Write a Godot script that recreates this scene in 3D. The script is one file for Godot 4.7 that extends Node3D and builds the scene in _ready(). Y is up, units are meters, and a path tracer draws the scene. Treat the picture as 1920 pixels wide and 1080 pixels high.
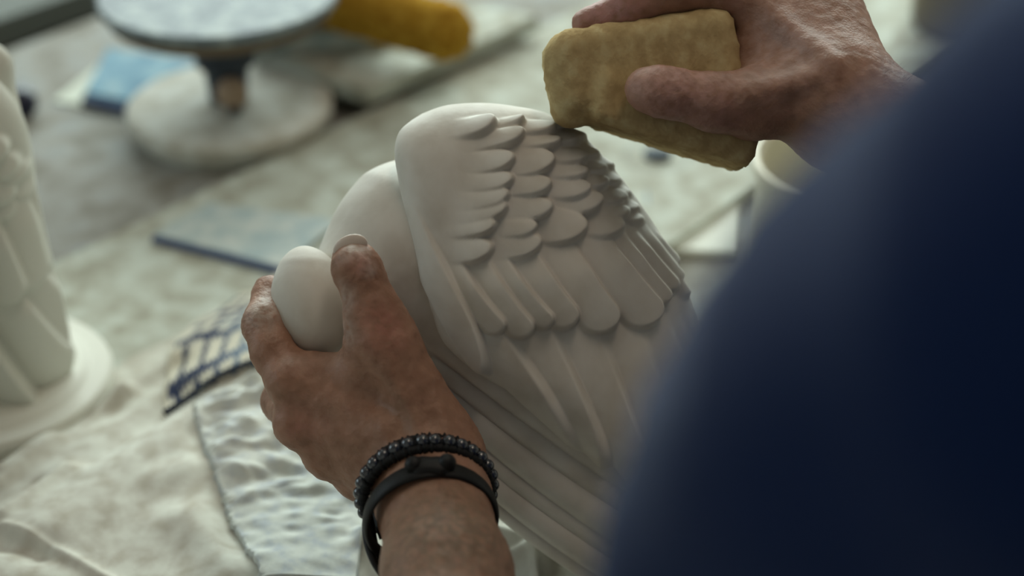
extends Node3D

const TOP := 0.75          # height of the work table
const PX := 0.0002776      # one unit of the figurine plans, in metres
var M := {}
var TU := Vector3(0.64, 0, -0.77).normalized()   # along the table
var TN := Vector3(0.77, 0, 0.64).normalized()    # across the table, towards the craftsman


func _ready():
	var cam := Camera3D.new()
	cam.name = "camera"
	var lens := CameraAttributesPhysical.new()
	lens.frustum_focal_length = 68.05
	lens.exposure_aperture = 3.8
	lens.frustum_focus_distance = 0.81
	lens.frustum_near = 0.02
	lens.frustum_far = 60.0
	cam.attributes = lens
	cam.fov = 20.0
	cam.near = 0.02
	cam.position = Vector3(0, 1.40, 0)
	cam.rotation_degrees = Vector3(-32, 0, 0)
	add_child(cam)
	cam.current = true

	var we := WorldEnvironment.new()
	we.name = "world_environment"
	var env := Environment.new()
	env.background_mode = Environment.BG_COLOR
	env.background_color = Color(0.78, 0.86, 0.90)
	env.background_energy_multiplier = 1.0
	env.tonemap_mode = Environment.TONE_MAPPER_LINEAR
	env.tonemap_exposure = 1.52
	env.sdfgi_enabled = true
	env.ssao_enabled = true
	env.ssil_enabled = true
	we.environment = env
	add_child(we)

	area("unseen_window_daylight", Vector3(0.1, 2.05, -3.62), Vector3(0.1, 0.85, -0.9), Vector2(3.2, 1.5), Color(0.94, 1.0, 0.97), 9.0)  # unseen far window, placed to light bird and table from behind
	area("unseen_side_window_daylight", Vector3(-2.9, 1.95, -1.2), Vector3(0, 0.9, -0.9), Vector2(1.6, 1.3), Color(0.9, 0.98, 1.0), 0.7)  # unseen window out of view, lights the left side of hand and bird

	area("added_fill_light", Vector3(0.4, 2.93, -0.85), Vector3(0.3, 0.9, -0.85), Vector2(1.2, 0.3), Color(1.0, 0.91, 0.83), 0.40)  # warm fill light added overhead for bird and hands

	materials()
	room()
	table()
	banding_wheel()
	bench_things()
	standing_figurine()
	held_figurine()
	person()
	bracelets()
	held_sponge()
	cloths()


func area(called: String, at: Vector3, to: Vector3, size: Vector2, c: Color, e: float):
	var l := AreaLight3D.new()
	l.name = called
	l.area_size = size
	l.light_color = c
	l.light_energy = e
	l.set("area_range", 14.0)
	l.shadow_enabled = true
	add_child(l)
	l.look_at_from_position(at, to)


# ---------------------------------------------------------------- naming

func tag(o: Node3D, label: String, category: String, group := "", kind := ""):
	o.set_meta("label", label)
	o.set_meta("category", category)
	if group: o.set_meta("group", group)
	if kind: o.set_meta("kind", kind)
	return o


func thing(called: String, label: String, category: String, at := Vector3.ZERO, group := "") -> Node3D:
	var o := Node3D.new()
	o.name = called
	o.position = at
	add_child(o, true)
	return tag(o, label, category, group)


func part(called: String, mesh: Mesh, mat: Material, parent: Node = null) -> MeshInstance3D:
	var o := MeshInstance3D.new()
	o.name = called
	o.mesh = mesh
	o.material_override = mat
	(parent if parent else self).add_child(o, true)
	return o


func struct(called: String, mesh: Mesh, mat: Material) -> MeshInstance3D:
	var o := part(called, mesh, mat)
	o.set_meta("kind", "structure")
	return o


# ---------------------------------------------------------------- materials

func noise(freq: float, oct := 4, type := FastNoiseLite.TYPE_SIMPLEX_SMOOTH, sd := 1) -> FastNoiseLite:
	var n := FastNoiseLite.new()
	n.noise_type = type
	n.frequency = freq
	n.fractal_octaves = oct
	n.seed = sd
	return n


func ntex(n: FastNoiseLite, size := 512, cols = null, offs = null) -> NoiseTexture2D:
	var t := NoiseTexture2D.new()
	t.width = size
	t.height = size
	t.seamless = true
	t.noise = n
	if cols:
		var g := Gradient.new()
		g.offsets = PackedFloat32Array(offs)
		g.colors = PackedColorArray(cols)
		t.color_ramp = g
	return t


func mat(called: String, c: Color, rough := 0.8, spec := 0.4) -> StandardMaterial3D:
	var m := StandardMaterial3D.new()
	m.resource_name = called
	m.albedo_color = c
	m.roughness = rough
	m.metallic_specular = spec
	m.cull_mode = BaseMaterial3D.CULL_DISABLED
	M[called] = m
	return m


func tri(m: StandardMaterial3D, per_metre: float, world := true):
	m.uv1_triplanar = true
	m.uv1_world_triplanar = world
	m.uv1_scale = Vector3.ONE * per_metre
	m.uv1_triplanar_sharpness = 4.0


func bump(m: StandardMaterial3D, t: Texture2D, cm: float):
	m.heightmap_enabled = true
	m.heightmap_texture = t
	m.heightmap_scale = cm


func materials():
	var m := mat("clay", Color(1, 1, 1), 0.62, 0.35)
	m.albedo_texture = ntex(noise(0.012, 4), 512, [Color(0.79, 0.77, 0.73), Color(0.83, 0.815, 0.78), Color(0.85, 0.84, 0.81)], [0.2, 0.5, 0.8])
	tri(m, 5.0)
	bump(m, ntex(noise(0.05, 3, FastNoiseLite.TYPE_SIMPLEX_SMOOTH, 3), 512), 0.012)
	m = mat("clay_pale", Color(0.83, 0.83, 0.79), 0.55, 0.4)
	m = mat("plaster", Color(0.86, 0.87, 0.84), 0.8, 0.3)
	m = mat("table_wood", Color(1, 1, 1), 0.7, 0.3)
	m.albedo_texture = ntex(noise(0.007, 5, FastNoiseLite.TYPE_SIMPLEX_SMOOTH, 8), 1024, [Color(0.46, 0.44, 0.40), Color(0.53, 0.52, 0.49), Color(0.58, 0.58, 0.56), Color(0.53, 0.55, 0.56)], [0.15, 0.42, 0.62, 0.9])
	tri(m, 2.2)
	m = mat("board_wood", Color(1, 1, 1), 0.75, 0.3)
	m.albedo_texture = ntex(noise(0.01, 5, FastNoiseLite.TYPE_SIMPLEX_SMOOTH, 21), 1024, [Color(0.58, 0.57, 0.51), Color(0.66, 0.66, 0.61), Color(0.73, 0.75, 0.71)], [0.12, 0.42, 0.75])
	tri(m, 2.6)
	m = mat("near_black", Color(0.09, 0.085, 0.08), 0.8)
	m = mat("wheel_metal", Color(1, 1, 1), 0.55, 0.5)
	m.albedo_texture = ntex(noise(0.012, 4, FastNoiseLite.TYPE_SIMPLEX_SMOOTH, 31), 512, [Color(0.28, 0.33, 0.37), Color(0.40, 0.45, 0.47), Color(0.54, 0.58, 0.58)], [0.25, 0.5, 0.75])
	tri(m, 5.0)
	m = mat("wheel_plaster", Color(1, 1, 1), 0.8)
	m.albedo_texture = ntex(noise(0.012, 4, FastNoiseLite.TYPE_SIMPLEX_SMOOTH, 33), 512, [Color(0.70, 0.68, 0.63), Color(0.76, 0.75, 0.71), Color(0.79, 0.79, 0.76)], [0.2, 0.45, 0.7])
	tri(m, 5.0)
	mat("rust_wood", Color(0.42, 0.36, 0.29), 0.8)
	mat("wheel_dark", Color(0.17, 0.2, 0.24), 0.5)
	mat("pink_clay", Color(0.62, 0.53, 0.45), 0.8)
	m = mat("blue_paper", Color(1, 1, 1), 0.8)
	m.albedo_texture = ntex(noise(0.012, 3, FastNoiseLite.TYPE_SIMPLEX_SMOOTH, 41), 256, [Color(0.40, 0.54, 0.62), Color(0.47, 0.61, 0.68), Color(0.62, 0.70, 0.72)], [0.2, 0.55, 0.9])
	tri(m, 6.0)
	mat("white_paper", Color(0.8, 0.82, 0.77), 0.9)
	mat("navy_edge", Color(0.24, 0.29, 0.42), 0.7)
	mat("navy_dark", Color(0.07, 0.08, 0.2), 0.4, 0.5)
	m = mat("slate_blue", Color(1, 1, 1), 0.7)
	m.albedo_texture = ntex(noise(0.01, 4, FastNoiseLite.TYPE_SIMPLEX_SMOOTH, 44), 512, [Color(0.62, 0.68, 0.69), Color(0.69, 0.73, 0.72), Color(0.75, 0.77, 0.75)], [0.2, 0.5, 0.8])
	tri(m, 6.0)
	m = mat("yellow_sponge", Color(1, 1, 1), 0.95, 0.1)
	var cell := noise(0.06, 2, FastNoiseLite.TYPE_CELLULAR, 51)
	m.albedo_texture = ntex(noise(0.02, 4, FastNoiseLite.TYPE_SIMPLEX_SMOOTH, 50), 512, [Color(0.56, 0.40, 0.13), Color(0.67, 0.51, 0.18), Color(0.74, 0.60, 0.26)], [0.2, 0.5, 0.8])
	tri(m, 8.0)
	bump(m, ntex(cell, 512), 0.06)
	m = mat("tan_sponge", Color(1, 1, 1), 0.95, 0.1)
	m.albedo_texture = ntex(noise(0.018, 5, FastNoiseLite.TYPE_SIMPLEX_SMOOTH, 53), 512, [Color(0.66, 0.57, 0.41), Color(0.72, 0.63, 0.46), Color(0.77, 0.70, 0.53)], [0.2, 0.5, 0.8])
	tri(m, 9.0)
	bump(m, ntex(noise(0.09, 2, FastNoiseLite.TYPE_CELLULAR, 54), 512), 0.025)
	m = mat("skin", Color(1, 1, 1), 0.55, 0.45)
	m.vertex_color_use_as_albedo = true
	m.albedo_texture = ntex(noise(0.02, 5, FastNoiseLite.TYPE_SIMPLEX_SMOOTH, 61), 512, [Color(0.88, 0.86, 0.84), Color(0.95, 0.95, 0.95), Color(1.0, 1.0, 1.0)], [0.15, 0.5, 0.8])
	tri(m, 9.0)
	bump(m, ntex(noise(0.07, 4, FastNoiseLite.TYPE_CELLULAR, 62), 1024), 0.02)
	m.subsurf_scatter_enabled = true
	m.subsurf_scatter_strength = 0.08
	mat("nail", Color(0.80, 0.74, 0.69), 0.4, 0.5)
	m = mat("shirt", Color(0.06, 0.125, 0.265), 0.95, 0.15)
	m.rim_enabled = true
	m.rim = 0.6
	m.rim_tint = 0.4
	mat("trousers", Color(0.12, 0.13, 0.16), 0.95, 0.2)
	mat("hair", Color(0.30, 0.26, 0.22), 0.6)
	mat("black_cord", Color(0.035, 0.035, 0.042), 0.75, 0.4)
	mat("black_leather", Color(0.03, 0.032, 0.04), 0.55, 0.4)
	mat("bead", Color(0.16, 0.18, 0.22), 0.12, 0.9)
	m = mat("linen", Color(1, 1, 1), 0.95, 0.15)
	m.albedo_texture = ntex(noise(0.009, 5, FastNoiseLite.TYPE_SIMPLEX_SMOOTH, 71), 1024, [Color(0.70, 0.68, 0.63), Color(0.76, 0.75, 0.71), Color(0.81, 0.81, 0.77)], [0.15, 0.45, 0.75])
	tri(m, 5.0)
	bump(m, ntex(noise(0.14, 2, FastNoiseLite.TYPE_VALUE_CUBIC, 72), 1024), 0.006)
	m = mat("washed_linen", Color(1, 1, 1), 0.95, 0.15)
	m.albedo_texture = ntex(noise(0.012, 4, FastNoiseLite.TYPE_SIMPLEX_SMOOTH, 73), 1024, [Color(0.74, 0.76, 0.77), Color(0.80, 0.81, 0.79), Color(0.84, 0.85, 0.82)], [0.2, 0.5, 0.8])
	tri(m, 6.0)
	bump(m, ntex(noise(0.14, 2, FastNoiseLite.TYPE_VALUE_CUBIC, 72), 1024), 0.006)
	mat("tub_plastic", Color(0.86, 0.84, 0.76), 0.45, 0.5)
	mat("jar_beige", Color(0.45, 0.41, 0.34), 0.7)
	m = mat("wall_paint", Color(0.74, 0.71, 0.68), 0.9, 0.2)
	m = mat("floor_concrete", Color(0.12, 0.12, 0.115), 0.9, 0.2)
	m = mat("glass", Color(0.95, 1, 1, 0.06), 0.02)
	m.transparency = BaseMaterial3D.TRANSPARENCY_ALPHA
	mat("frame_paint", Color(0.8, 0.8, 0.78), 0.6)


# ---------------------------------------------------------------- geometry

func commit(v: PackedVector3Array, n: PackedVector3Array, idx: PackedInt32Array, uv = null, col = null) -> ArrayMesh:
	# turns every triangle so that its front (clockwise) agrees with the normals
	for t in range(0, idx.size(), 3):
		var a := idx[t]
		var b := idx[t + 1]
		var c := idx[t + 2]
		if (v[c] - v[a]).cross(v[b] - v[a]).dot(n[a] + n[b] + n[c]) < 0.0:
			idx[t + 1] = c
			idx[t + 2] = b
	var arr := []
	arr.resize(Mesh.ARRAY_MAX)
	arr[Mesh.ARRAY_VERTEX] = v
	arr[Mesh.ARRAY_NORMAL] = n
	arr[Mesh.ARRAY_INDEX] = idx
	if uv != null: arr[Mesh.ARRAY_TEX_UV] = uv
	if col != null: arr[Mesh.ARRAY_COLOR] = col
	var m := ArrayMesh.new()
	m.add_surface_from_arrays(Mesh.PRIMITIVE_TRIANGLES, arr)
	return m


func grid_normals(v: PackedVector3Array, nu: int, nv: int, wrap := false) -> PackedVector3Array:
	var n := PackedVector3Array()
	n.resize(nu * nv)
	for j in nv:
		for i in nu:
			var i0 := i - 1 if i > 0 else (nu - 2 if wrap else 0)
			var i1 := i + 1 if i < nu - 1 else (1 if wrap else nu - 1)
			var j0 := maxi(j - 1, 0)
			var j1 := mini(j + 1, nv - 1)
			var x := (v[j * nu + i1] - v[j * nu + i0]).cross(v[j1 * nu + i] - v[j0 * nu + i])
			n[j * nu + i] = x.normalized() if x.length_squared() > 1e-20 else Vector3.UP
	return n


func grid_idx(nu: int, nv: int) -> PackedInt32Array:
	var idx := PackedInt32Array()
	for j in nv - 1:
		for i in nu - 1:
			var a := j * nu + i
			idx.append_array([a, a + 1, a + nu, a + 1, a + nu + 1, a + nu])
	return idx


func grid_mesh(v: PackedVector3Array, nu: int, nv: int, up: Vector3, uv = null) -> ArrayMesh:
	# an open sheet whose normals look towards up
	var n := grid_normals(v, nu, nv)
	var s := 0.0
	for q in n: s += q.dot(up)
	if s < 0.0:
		for i in n.size(): n[i] = -n[i]
	return commit(v, n, grid_idx(nu, nv), uv)


func lathe(profile: PackedVector2Array, seg := 64) -> ArrayMesh:
	# profile (radius, height) from bottom to top, rounded a little by doubled corners
	var p := PackedVector2Array()
	for i in profile.size():
		if i > 0 and i < profile.size() - 1:
			var a := profile[i].lerp(profile[i - 1], minf(0.0008 / maxf(profile[i].distance_to(profile[i - 1]), 1e-5), 0.4))
			var b := profile[i].lerp(profile[i + 1], minf(0.0008 / maxf(profile[i].distance_to(profile[i + 1]), 1e-5), 0.4))
			p.append_array([a, profile[i].lerp((a + b) * 0.5, 0.4), b])
		else:
			p.append(profile[i])
	var st := SurfaceTool.new()
	st.begin(Mesh.PRIMITIVE_TRIANGLES)
	for j in p.size() - 1:
		var d := p[j + 1] - p[j]
		var nn := Vector2(d.y, -d.x).normalized()
		for i in seg:
			var a0 := TAU * i / seg
			var a1 := TAU * (i + 1) / seg
			var q := []
			for k in [[a0, p[j]], [a1, p[j]], [a1, p[j + 1]], [a0, p[j + 1]]]:
				q.append([Vector3(cos(k[0]) * k[1].x, k[1].y, sin(k[0]) * k[1].x), Vector3(cos(k[0]) * nn.x, nn.y, sin(k[0]) * nn.x)])
			for k in [0, 1, 2, 0, 2, 3]:
				st.set_normal(q[k][1])
				st.add_vertex(q[k][0])
	st.index()
	var arr := st.commit_to_arrays()
	return commit(arr[Mesh.ARRAY_VERTEX], arr[Mesh.ARRAY_NORMAL], arr[Mesh.ARRAY_INDEX])


func prism(poly: PackedVector3Array, h: float, bevel := 0.0015, rows := 1) -> ArrayMesh:
	# a slab on a polygon (in the xz plane, its points give the underside), h thick, with a bevelled upper edge
	var st := SurfaceTool.new()
	st.begin(Mesh.PRIMITIVE_TRIANGLES)
	var mid := Vector3.ZERO
	for q in poly: mid += q / poly.size()
	var rings := [[], [], []]
	for q in poly:
		var inward := (mid - q)
		inward.y = 0
		inward = inward.normalized() * bevel
		rings[0].append(q)
		rings[1].append(q + Vector3(0, h - bevel, 0))
		rings[2].append(q + inward + Vector3(0, h, 0))
	var n := poly.size()
	for r in 2:
		for i in n:
			var j := (i + 1) % n
			quad(st, rings[r][i], rings[r][j], rings[r + 1][j], rings[r + 1][i], mid + Vector3(0, h * 0.4, 0))
	for i in n:
		var j := (i + 1) % n
		for f in [[rings[2], Vector3(0, h, 0), Vector3.UP], [rings[0], Vector3.ZERO, Vector3.DOWN]]:
			for q in [f[0][i], f[0][j], mid + f[1]]:
				st.set_normal(f[2])
				st.add_vertex(q)
	st.index()
	var arr := st.commit_to_arrays()
	return commit(arr[Mesh.ARRAY_VERTEX], arr[Mesh.ARRAY_NORMAL], arr[Mesh.ARRAY_INDEX])


func quad(st: SurfaceTool, a: Vector3, b: Vector3, c: Vector3, d: Vector3, inside: Vector3):
	var n := (b - a).cross(c - a).normalized()
	if n.dot(a - inside) < 0.0: n = -n
	for q in [a, b, c, a, c, d]:
		st.set_normal(n)
		st.add_vertex(q)


func box(size: Vector3, at := Vector3.ZERO, bevel := 0.002) -> ArrayMesh:
	var p := PackedVector3Array()
	for s in [[-1, -1], [1, -1], [1, 1], [-1, 1]]:
		p.append(at + Vector3(s[0] * size.x / 2, -size.y / 2, s[1] * size.z / 2))
	return prism(p, size.y, bevel)


func spline(pts: Array, t: float):
	# Catmull-Rom through numbers, Vector2s or Vector3s, t from 0 to 1
	var n := pts.size() - 1
	var f := clampf(t, 0.0, 1.0) * n
	var i := mini(int(f), n - 1)
	f -= i
	var p0 = pts[maxi(i - 1, 0)]
	var p1 = pts[i]
	var p2 = pts[i + 1]
	var p3 = pts[mini(i + 2, n)]
	return (p1 * 2.0 + (p2 - p0) * f + (p0 * 2.0 - p1 * 5.0 + p2 * 4.0 - p3) * f * f + (p1 * 3.0 - p0 - p2 * 3.0 + p3) * f * f * f) * 0.5


func tube(pts: Array, radii: Array, flat := 1.0, wide := Vector3.ZERO, ns := 60, nr := 14, closed := false) -> ArrayMesh:
	# a round or flattened bar swept through points; wide gives the direction of its broad side
	var v := PackedVector3Array()
	for j in ns + 1:
		var t := float(j) / ns
		var c: Vector3 = spline(pts, t)
		var d: Vector3 = (spline(pts, minf(t + 0.01, 1.0)) - spline(pts, maxf(t - 0.01, 0.0))).normalized()
		if closed and (j == 0 or j == ns):
			d = (spline(pts, 0.01) - spline(pts, 0.99)).normalized()
			c = pts[0]
		var r: float = spline(radii, t)
		var w := wide if wide != Vector3.ZERO else (Vector3.UP if absf(d.y) < 0.9 else Vector3.RIGHT)
		var a := (w - d * w.dot(d)).normalized()
		var b := d.cross(a)
		for i in nr + 1:
			var q := TAU * i / nr
			v.append(c + a * cos(q) * r + b * sin(q) * r * flat)
	var n := grid_normals(v, nr + 1, ns + 1, true)
	var mid: Vector3 = spline(pts, 0.5)
	var k := (ns / 2) * (nr + 1)
	if n[k].dot(v[k] - mid) < 0.0:
		for i in n.size(): n[i] = -n[i]
	return commit(v, n, grid_idx(nr + 1, ns + 1))


func ball(r := 1.0, seg := 24) -> SphereMesh:
	var s := SphereMesh.new()
	s.radius = r
	s.height = 2 * r
	s.radial_segments = seg
	s.rings = seg / 2
	return s


# ---------------------------------------------------------------- smooth bodies: a field on a grid, meshed as surface nets

func field(lo: Vector3, hi: Vector3, cell: float) -> Dictionary:
	var nx := int((hi.x - lo.x) / cell) + 2
	var ny := int((hi.y - lo.y) / cell) + 2
	var nz := int((hi.z - lo.z) / cell) + 2
	var f := PackedFloat32Array()
	f.resize(nx * ny * nz)
	f.fill(1.0)
	return {"lo": lo, "c": cell, "nx": nx, "ny": ny, "nz": nz, "f": f}


func cap(F: Dictionary, a: Vector3, b: Vector3, ra: float, rb: float, k := 0.006, cut := false, squash := Vector3.ZERO):
	# adds (or cuts) a tapered capsule, blended over k; squash stretches distances along its own direction, for flattened limbs
	var f: PackedFloat32Array = F.f
	F.f = PackedFloat32Array()
	var c: float = F.c
	var lo: Vector3 = F.lo
	var nx: int = F.nx
	var ny: int = F.ny
	var nz: int = F.nz
	var grow := maxf(ra, rb) + k + 2.5 * c
	var p0 := (Vector3(minf(a.x, b.x), minf(a.y, b.y), minf(a.z, b.z)) - Vector3.ONE * grow - lo) / c
	var p1 := (Vector3(maxf(a.x, b.x), maxf(a.y, b.y), maxf(a.z, b.z)) + Vector3.ONE * grow - lo) / c
	var x0 := clampi(int(p0.x), 0, nx)
	var x1 := clampi(int(p1.x) + 1, 0, nx)
	var y0 := clampi(int(p0.y), 0, ny)
	var y1 := clampi(int(p1.y) + 1, 0, ny)
	var z0 := clampi(int(p0.z), 0, nz)
	var z1 := clampi(int(p1.z) + 1, 0, nz)
	var ba := b - a
	var bb := maxf(ba.length_squared(), 1e-12)
	var sq := squash.length()
	var sd := squash.normalized()
	for z in range(z0, z1):
		for y in range(y0, y1):
			var at := (z * ny + y) * nx + x0
			var p := lo + Vector3(x0, y, z) * c - a
			for x in range(x0, x1):
				var h := clampf(p.dot(ba) / bb, 0.0, 1.0)
				var q := p - ba * h
				if sq > 0.0:
					q += sd * (q.dot(sd) * (sq - 1.0))
				var d := q.length() - ra - (rb - ra) * h
				var o := f[at]
				if cut:
					d = -d
					var e := maxf(k - absf(o - d), 0.0)
					f[at] = maxf(o, d) + e * e * 0.25 / k
				else:
					var e := maxf(k - absf(o - d), 0.0)
					f[at] = minf(o, d) - e * e * 0.25 / k
				at += 1
				p.x += c
	F.f = f


func nets(F: Dictionary, color = null, mesh := true):
	var f: PackedFloat32Array = F.f
	var c: float = F.c
	var lo: Vector3 = F.lo
	var nx: int = F.nx
	var ny: int = F.ny
	var nz: int = F.nz
	var v := PackedVector3Array()
	var n := PackedVector3Array()
	var idx := PackedInt32Array()
	var id := PackedInt32Array()
	id.resize(nx * ny * nz)
	id.fill(-1)
	var ox := [0, 1, 0, 1, 0, 1, 0, 1]
	var far := 2.0 * c
	var sxy := nx * ny
	for z in nz - 1:
		for y in ny - 1:
			var row := z * sxy + y * nx
			for x in nx - 1:
				var at := row + x
				var g0 := f[at]
				if g0 > far or g0 < -far:
					continue
				var g1 := f[at + 1]
				var g2 := f[at + nx]
				var g3 := f[at + nx + 1]
				var g4 := f[at + sxy]
				var g5 := f[at + sxy + 1]
				var g6 := f[at + sxy + nx]
				var g7 := f[at + sxy + nx + 1]
				var neg := int(g0 < 0) + int(g1 < 0) + int(g2 < 0) + int(g3 < 0) + int(g4 < 0) + int(g5 < 0) + int(g6 < 0) + int(g7 < 0)
				if neg == 0 or neg == 8:
					continue
				var g := [g0, g1, g2, g3, g4, g5, g6, g7]
				var sum := Vector3.ZERO
				var cnt := 0
				for e in EDGES:
					var ga: float = g[e[0]]
					var gb: float = g[e[1]]
					if (ga < 0.0) != (gb < 0.0):
						sum += CORNER[e[0]].lerp(CORNER[e[1]], ga / (ga - gb))
						cnt += 1
				id[at] = v.size()
				v.append(lo + (Vector3(x, y, z) + sum / cnt) * c)
				n.append(Vector3(g1 + g3 + g5 + g7 - g0 - g2 - g4 - g6, g2 + g3 + g6 + g7 - g0 - g1 - g4 - g5, g4 + g5 + g6 + g7 - g0 - g1 - g2 - g3).normalized())
				if x > 0 and y > 0 and (g0 < 0.0) != (g4 < 0.0):
					quad_ids(idx, id[at], id[at - 1], id[at - 1 - nx], id[at - nx])
				if x > 0 and z > 0 and (g0 < 0.0) != (g2 < 0.0):
					quad_ids(idx, id[at], id[at - 1], id[at - 1 - sxy], id[at - sxy])
				if y > 0 and z > 0 and (g0 < 0.0) != (g1 < 0.0):
					quad_ids(idx, id[at], id[at - nx], id[at - nx - sxy], id[at - sxy])
	var col = null
	if color != null:
		col = PackedColorArray()
		for i in v.size():
			col.append(color.call(v[i], n[i]))
	if mesh:
		return commit(v, n, idx, null, col)
	return [v, n, idx, col]


const CORNER: Array[Vector3] = [Vector3(0, 0, 0), Vector3(1, 0, 0), Vector3(0, 1, 0), Vector3(1, 1, 0), Vector3(0, 0, 1), Vector3(1, 0, 1), Vector3(0, 1, 1), Vector3(1, 1, 1)]
const EDGES := [[0, 1], [2, 3], [4, 5], [6, 7], [0, 2], [1, 3], [4, 6], [5, 7], [0, 4], [1, 5], [2, 6], [3, 7]]


func quad_ids(idx: PackedInt32Array, a: int, b: int, c: int, d: int):
	if a >= 0 and b >= 0 and c >= 0 and d >= 0:
		idx.append_array([a, b, c, a, c, d])


# ---------------------------------------------------------------- the room and its bench

func boxes(list: Array) -> ArrayMesh:
	var st := SurfaceTool.new()
	st.begin(Mesh.PRIMITIVE_TRIANGLES)
	for b in list:
		st.append_from(box(b[1] - b[0], (b[0] + b[1]) * 0.5, 0.004), 0, Transform3D())
	return st.commit()


func room():
	var lamp := thing("added_fill_lamp", "added warm fill lamp out of view above the craftsman's bench", "lamp", Vector3(0.4, 2.96, -0.85))  # fill lamp added out of view to brighten the work
	part("housing", box(Vector3(1.24, 0.04, 0.34), Vector3(0, 0.02, 0)), M.frame_paint, lamp)
	var glow := mat("added_lamp_glow", Color(1, 0.95, 0.88), 0.5)  # glow of the added fill lamp
	glow.emission_enabled = true
	glow.emission = Color(1.0, 0.9, 0.8)
	glow.emission_energy_multiplier = 0.4
	part("diffuser", box(Vector3(1.2, 0.012, 0.3), Vector3(0, -0.006, 0)), glow, lamp)
	struct("floor", boxes([[Vector3(-3.1, -0.1, -3.9), Vector3(2.7, 0, 1.9)]]), M.floor_concrete)
	struct("ceiling", boxes([[Vector3(-3.1, 3.0, -3.9), Vector3(2.7, 3.1, 1.9)]]), M.wall_paint)
	struct("wall_front", boxes([[Vector3(-3.1, 0, 1.8), Vector3(2.7, 3, 1.9)]]), M.wall_paint)
	struct("wall_right", boxes([[Vector3(2.6, 0, -3.9), Vector3(2.7, 3, 1.9)]]), M.wall_paint)
	struct("wall_back", boxes([[Vector3(-3.1, 0, -3.9), Vector3(2.7, 1.2, -3.7)], [Vector3(-3.1, 2.85, -3.9), Vector3(2.7, 3.0, -3.7)],
		[Vector3(-3.1, 1.2, -3.9), Vector3(-1.65, 2.85, -3.7)], [Vector3(1.85, 1.2, -3.9), Vector3(2.7, 2.85, -3.7)]]), M.wall_paint)
	struct("wall_left", boxes([[Vector3(-3.1, 0, -3.7), Vector3(-3.0, 1.2, 1.8)], [Vector3(-3.1, 2.7, -3.7), Vector3(-3.0, 3.0, 1.8)],
		[Vector3(-3.1, 1.2, -3.7), Vector3(-3.0, 2.7, -2.1)], [Vector3(-3.1, 1.2, -0.3), Vector3(-3.0, 2.7, 1.8)]]), M.wall_paint)
	var f := []
	for x in [-1.65, -0.5, 0.65, 1.79]:
		f.append([Vector3(x, 1.2, -3.84), Vector3(x + 0.06, 2.85, -3.78)])
	f.append_array([[Vector3(-1.59, 1.2, -3.84), Vector3(1.79, 1.26, -3.78)], [Vector3(-1.59, 2.79, -3.84), Vector3(1.79, 2.85, -3.78)]])
	var w := struct("unseen_window_1", boxes(f), M.frame_paint)  # unseen window on the far wall, around the back light
	part("pane", boxes([[Vector3(-1.59, 1.26, -3.814), Vector3(1.79, 2.79, -3.808)]]), M.glass, w)
	f = []
	for z in [-2.1, -1.2, -0.36]:
		f.append([Vector3(-3.08, 1.2, z), Vector3(-3.03, 2.7, z + 0.06)])
	f.append_array([[Vector3(-3.08, 1.2, -2.04), Vector3(-3.03, 1.26, -0.36)], [Vector3(-3.08, 2.64, -2.04), Vector3(-3.03, 2.7, -0.36)]])
	w = struct("unseen_window_2", boxes(f), M.frame_paint)  # unseen side window, out of view, around the left light
	part("pane", boxes([[Vector3(-3.058, 1.26, -2.04), Vector3(-3.052, 2.64, -0.36)]]), M.glass, w)


func tn(t: float, n: float, y := 0.0) -> Vector3:
	return TU * t + TN * n + Vector3(0, y, 0)


func slab(t0: float, t1: float, n0: float, n1: float, y: float, h: float, bevel := 0.003) -> ArrayMesh:
	return prism(PackedVector3Array([tn(t0, n0, y), tn(t1, n0, y), tn(t1, n1, y), tn(t0, n1, y)]), h, bevel)


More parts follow.
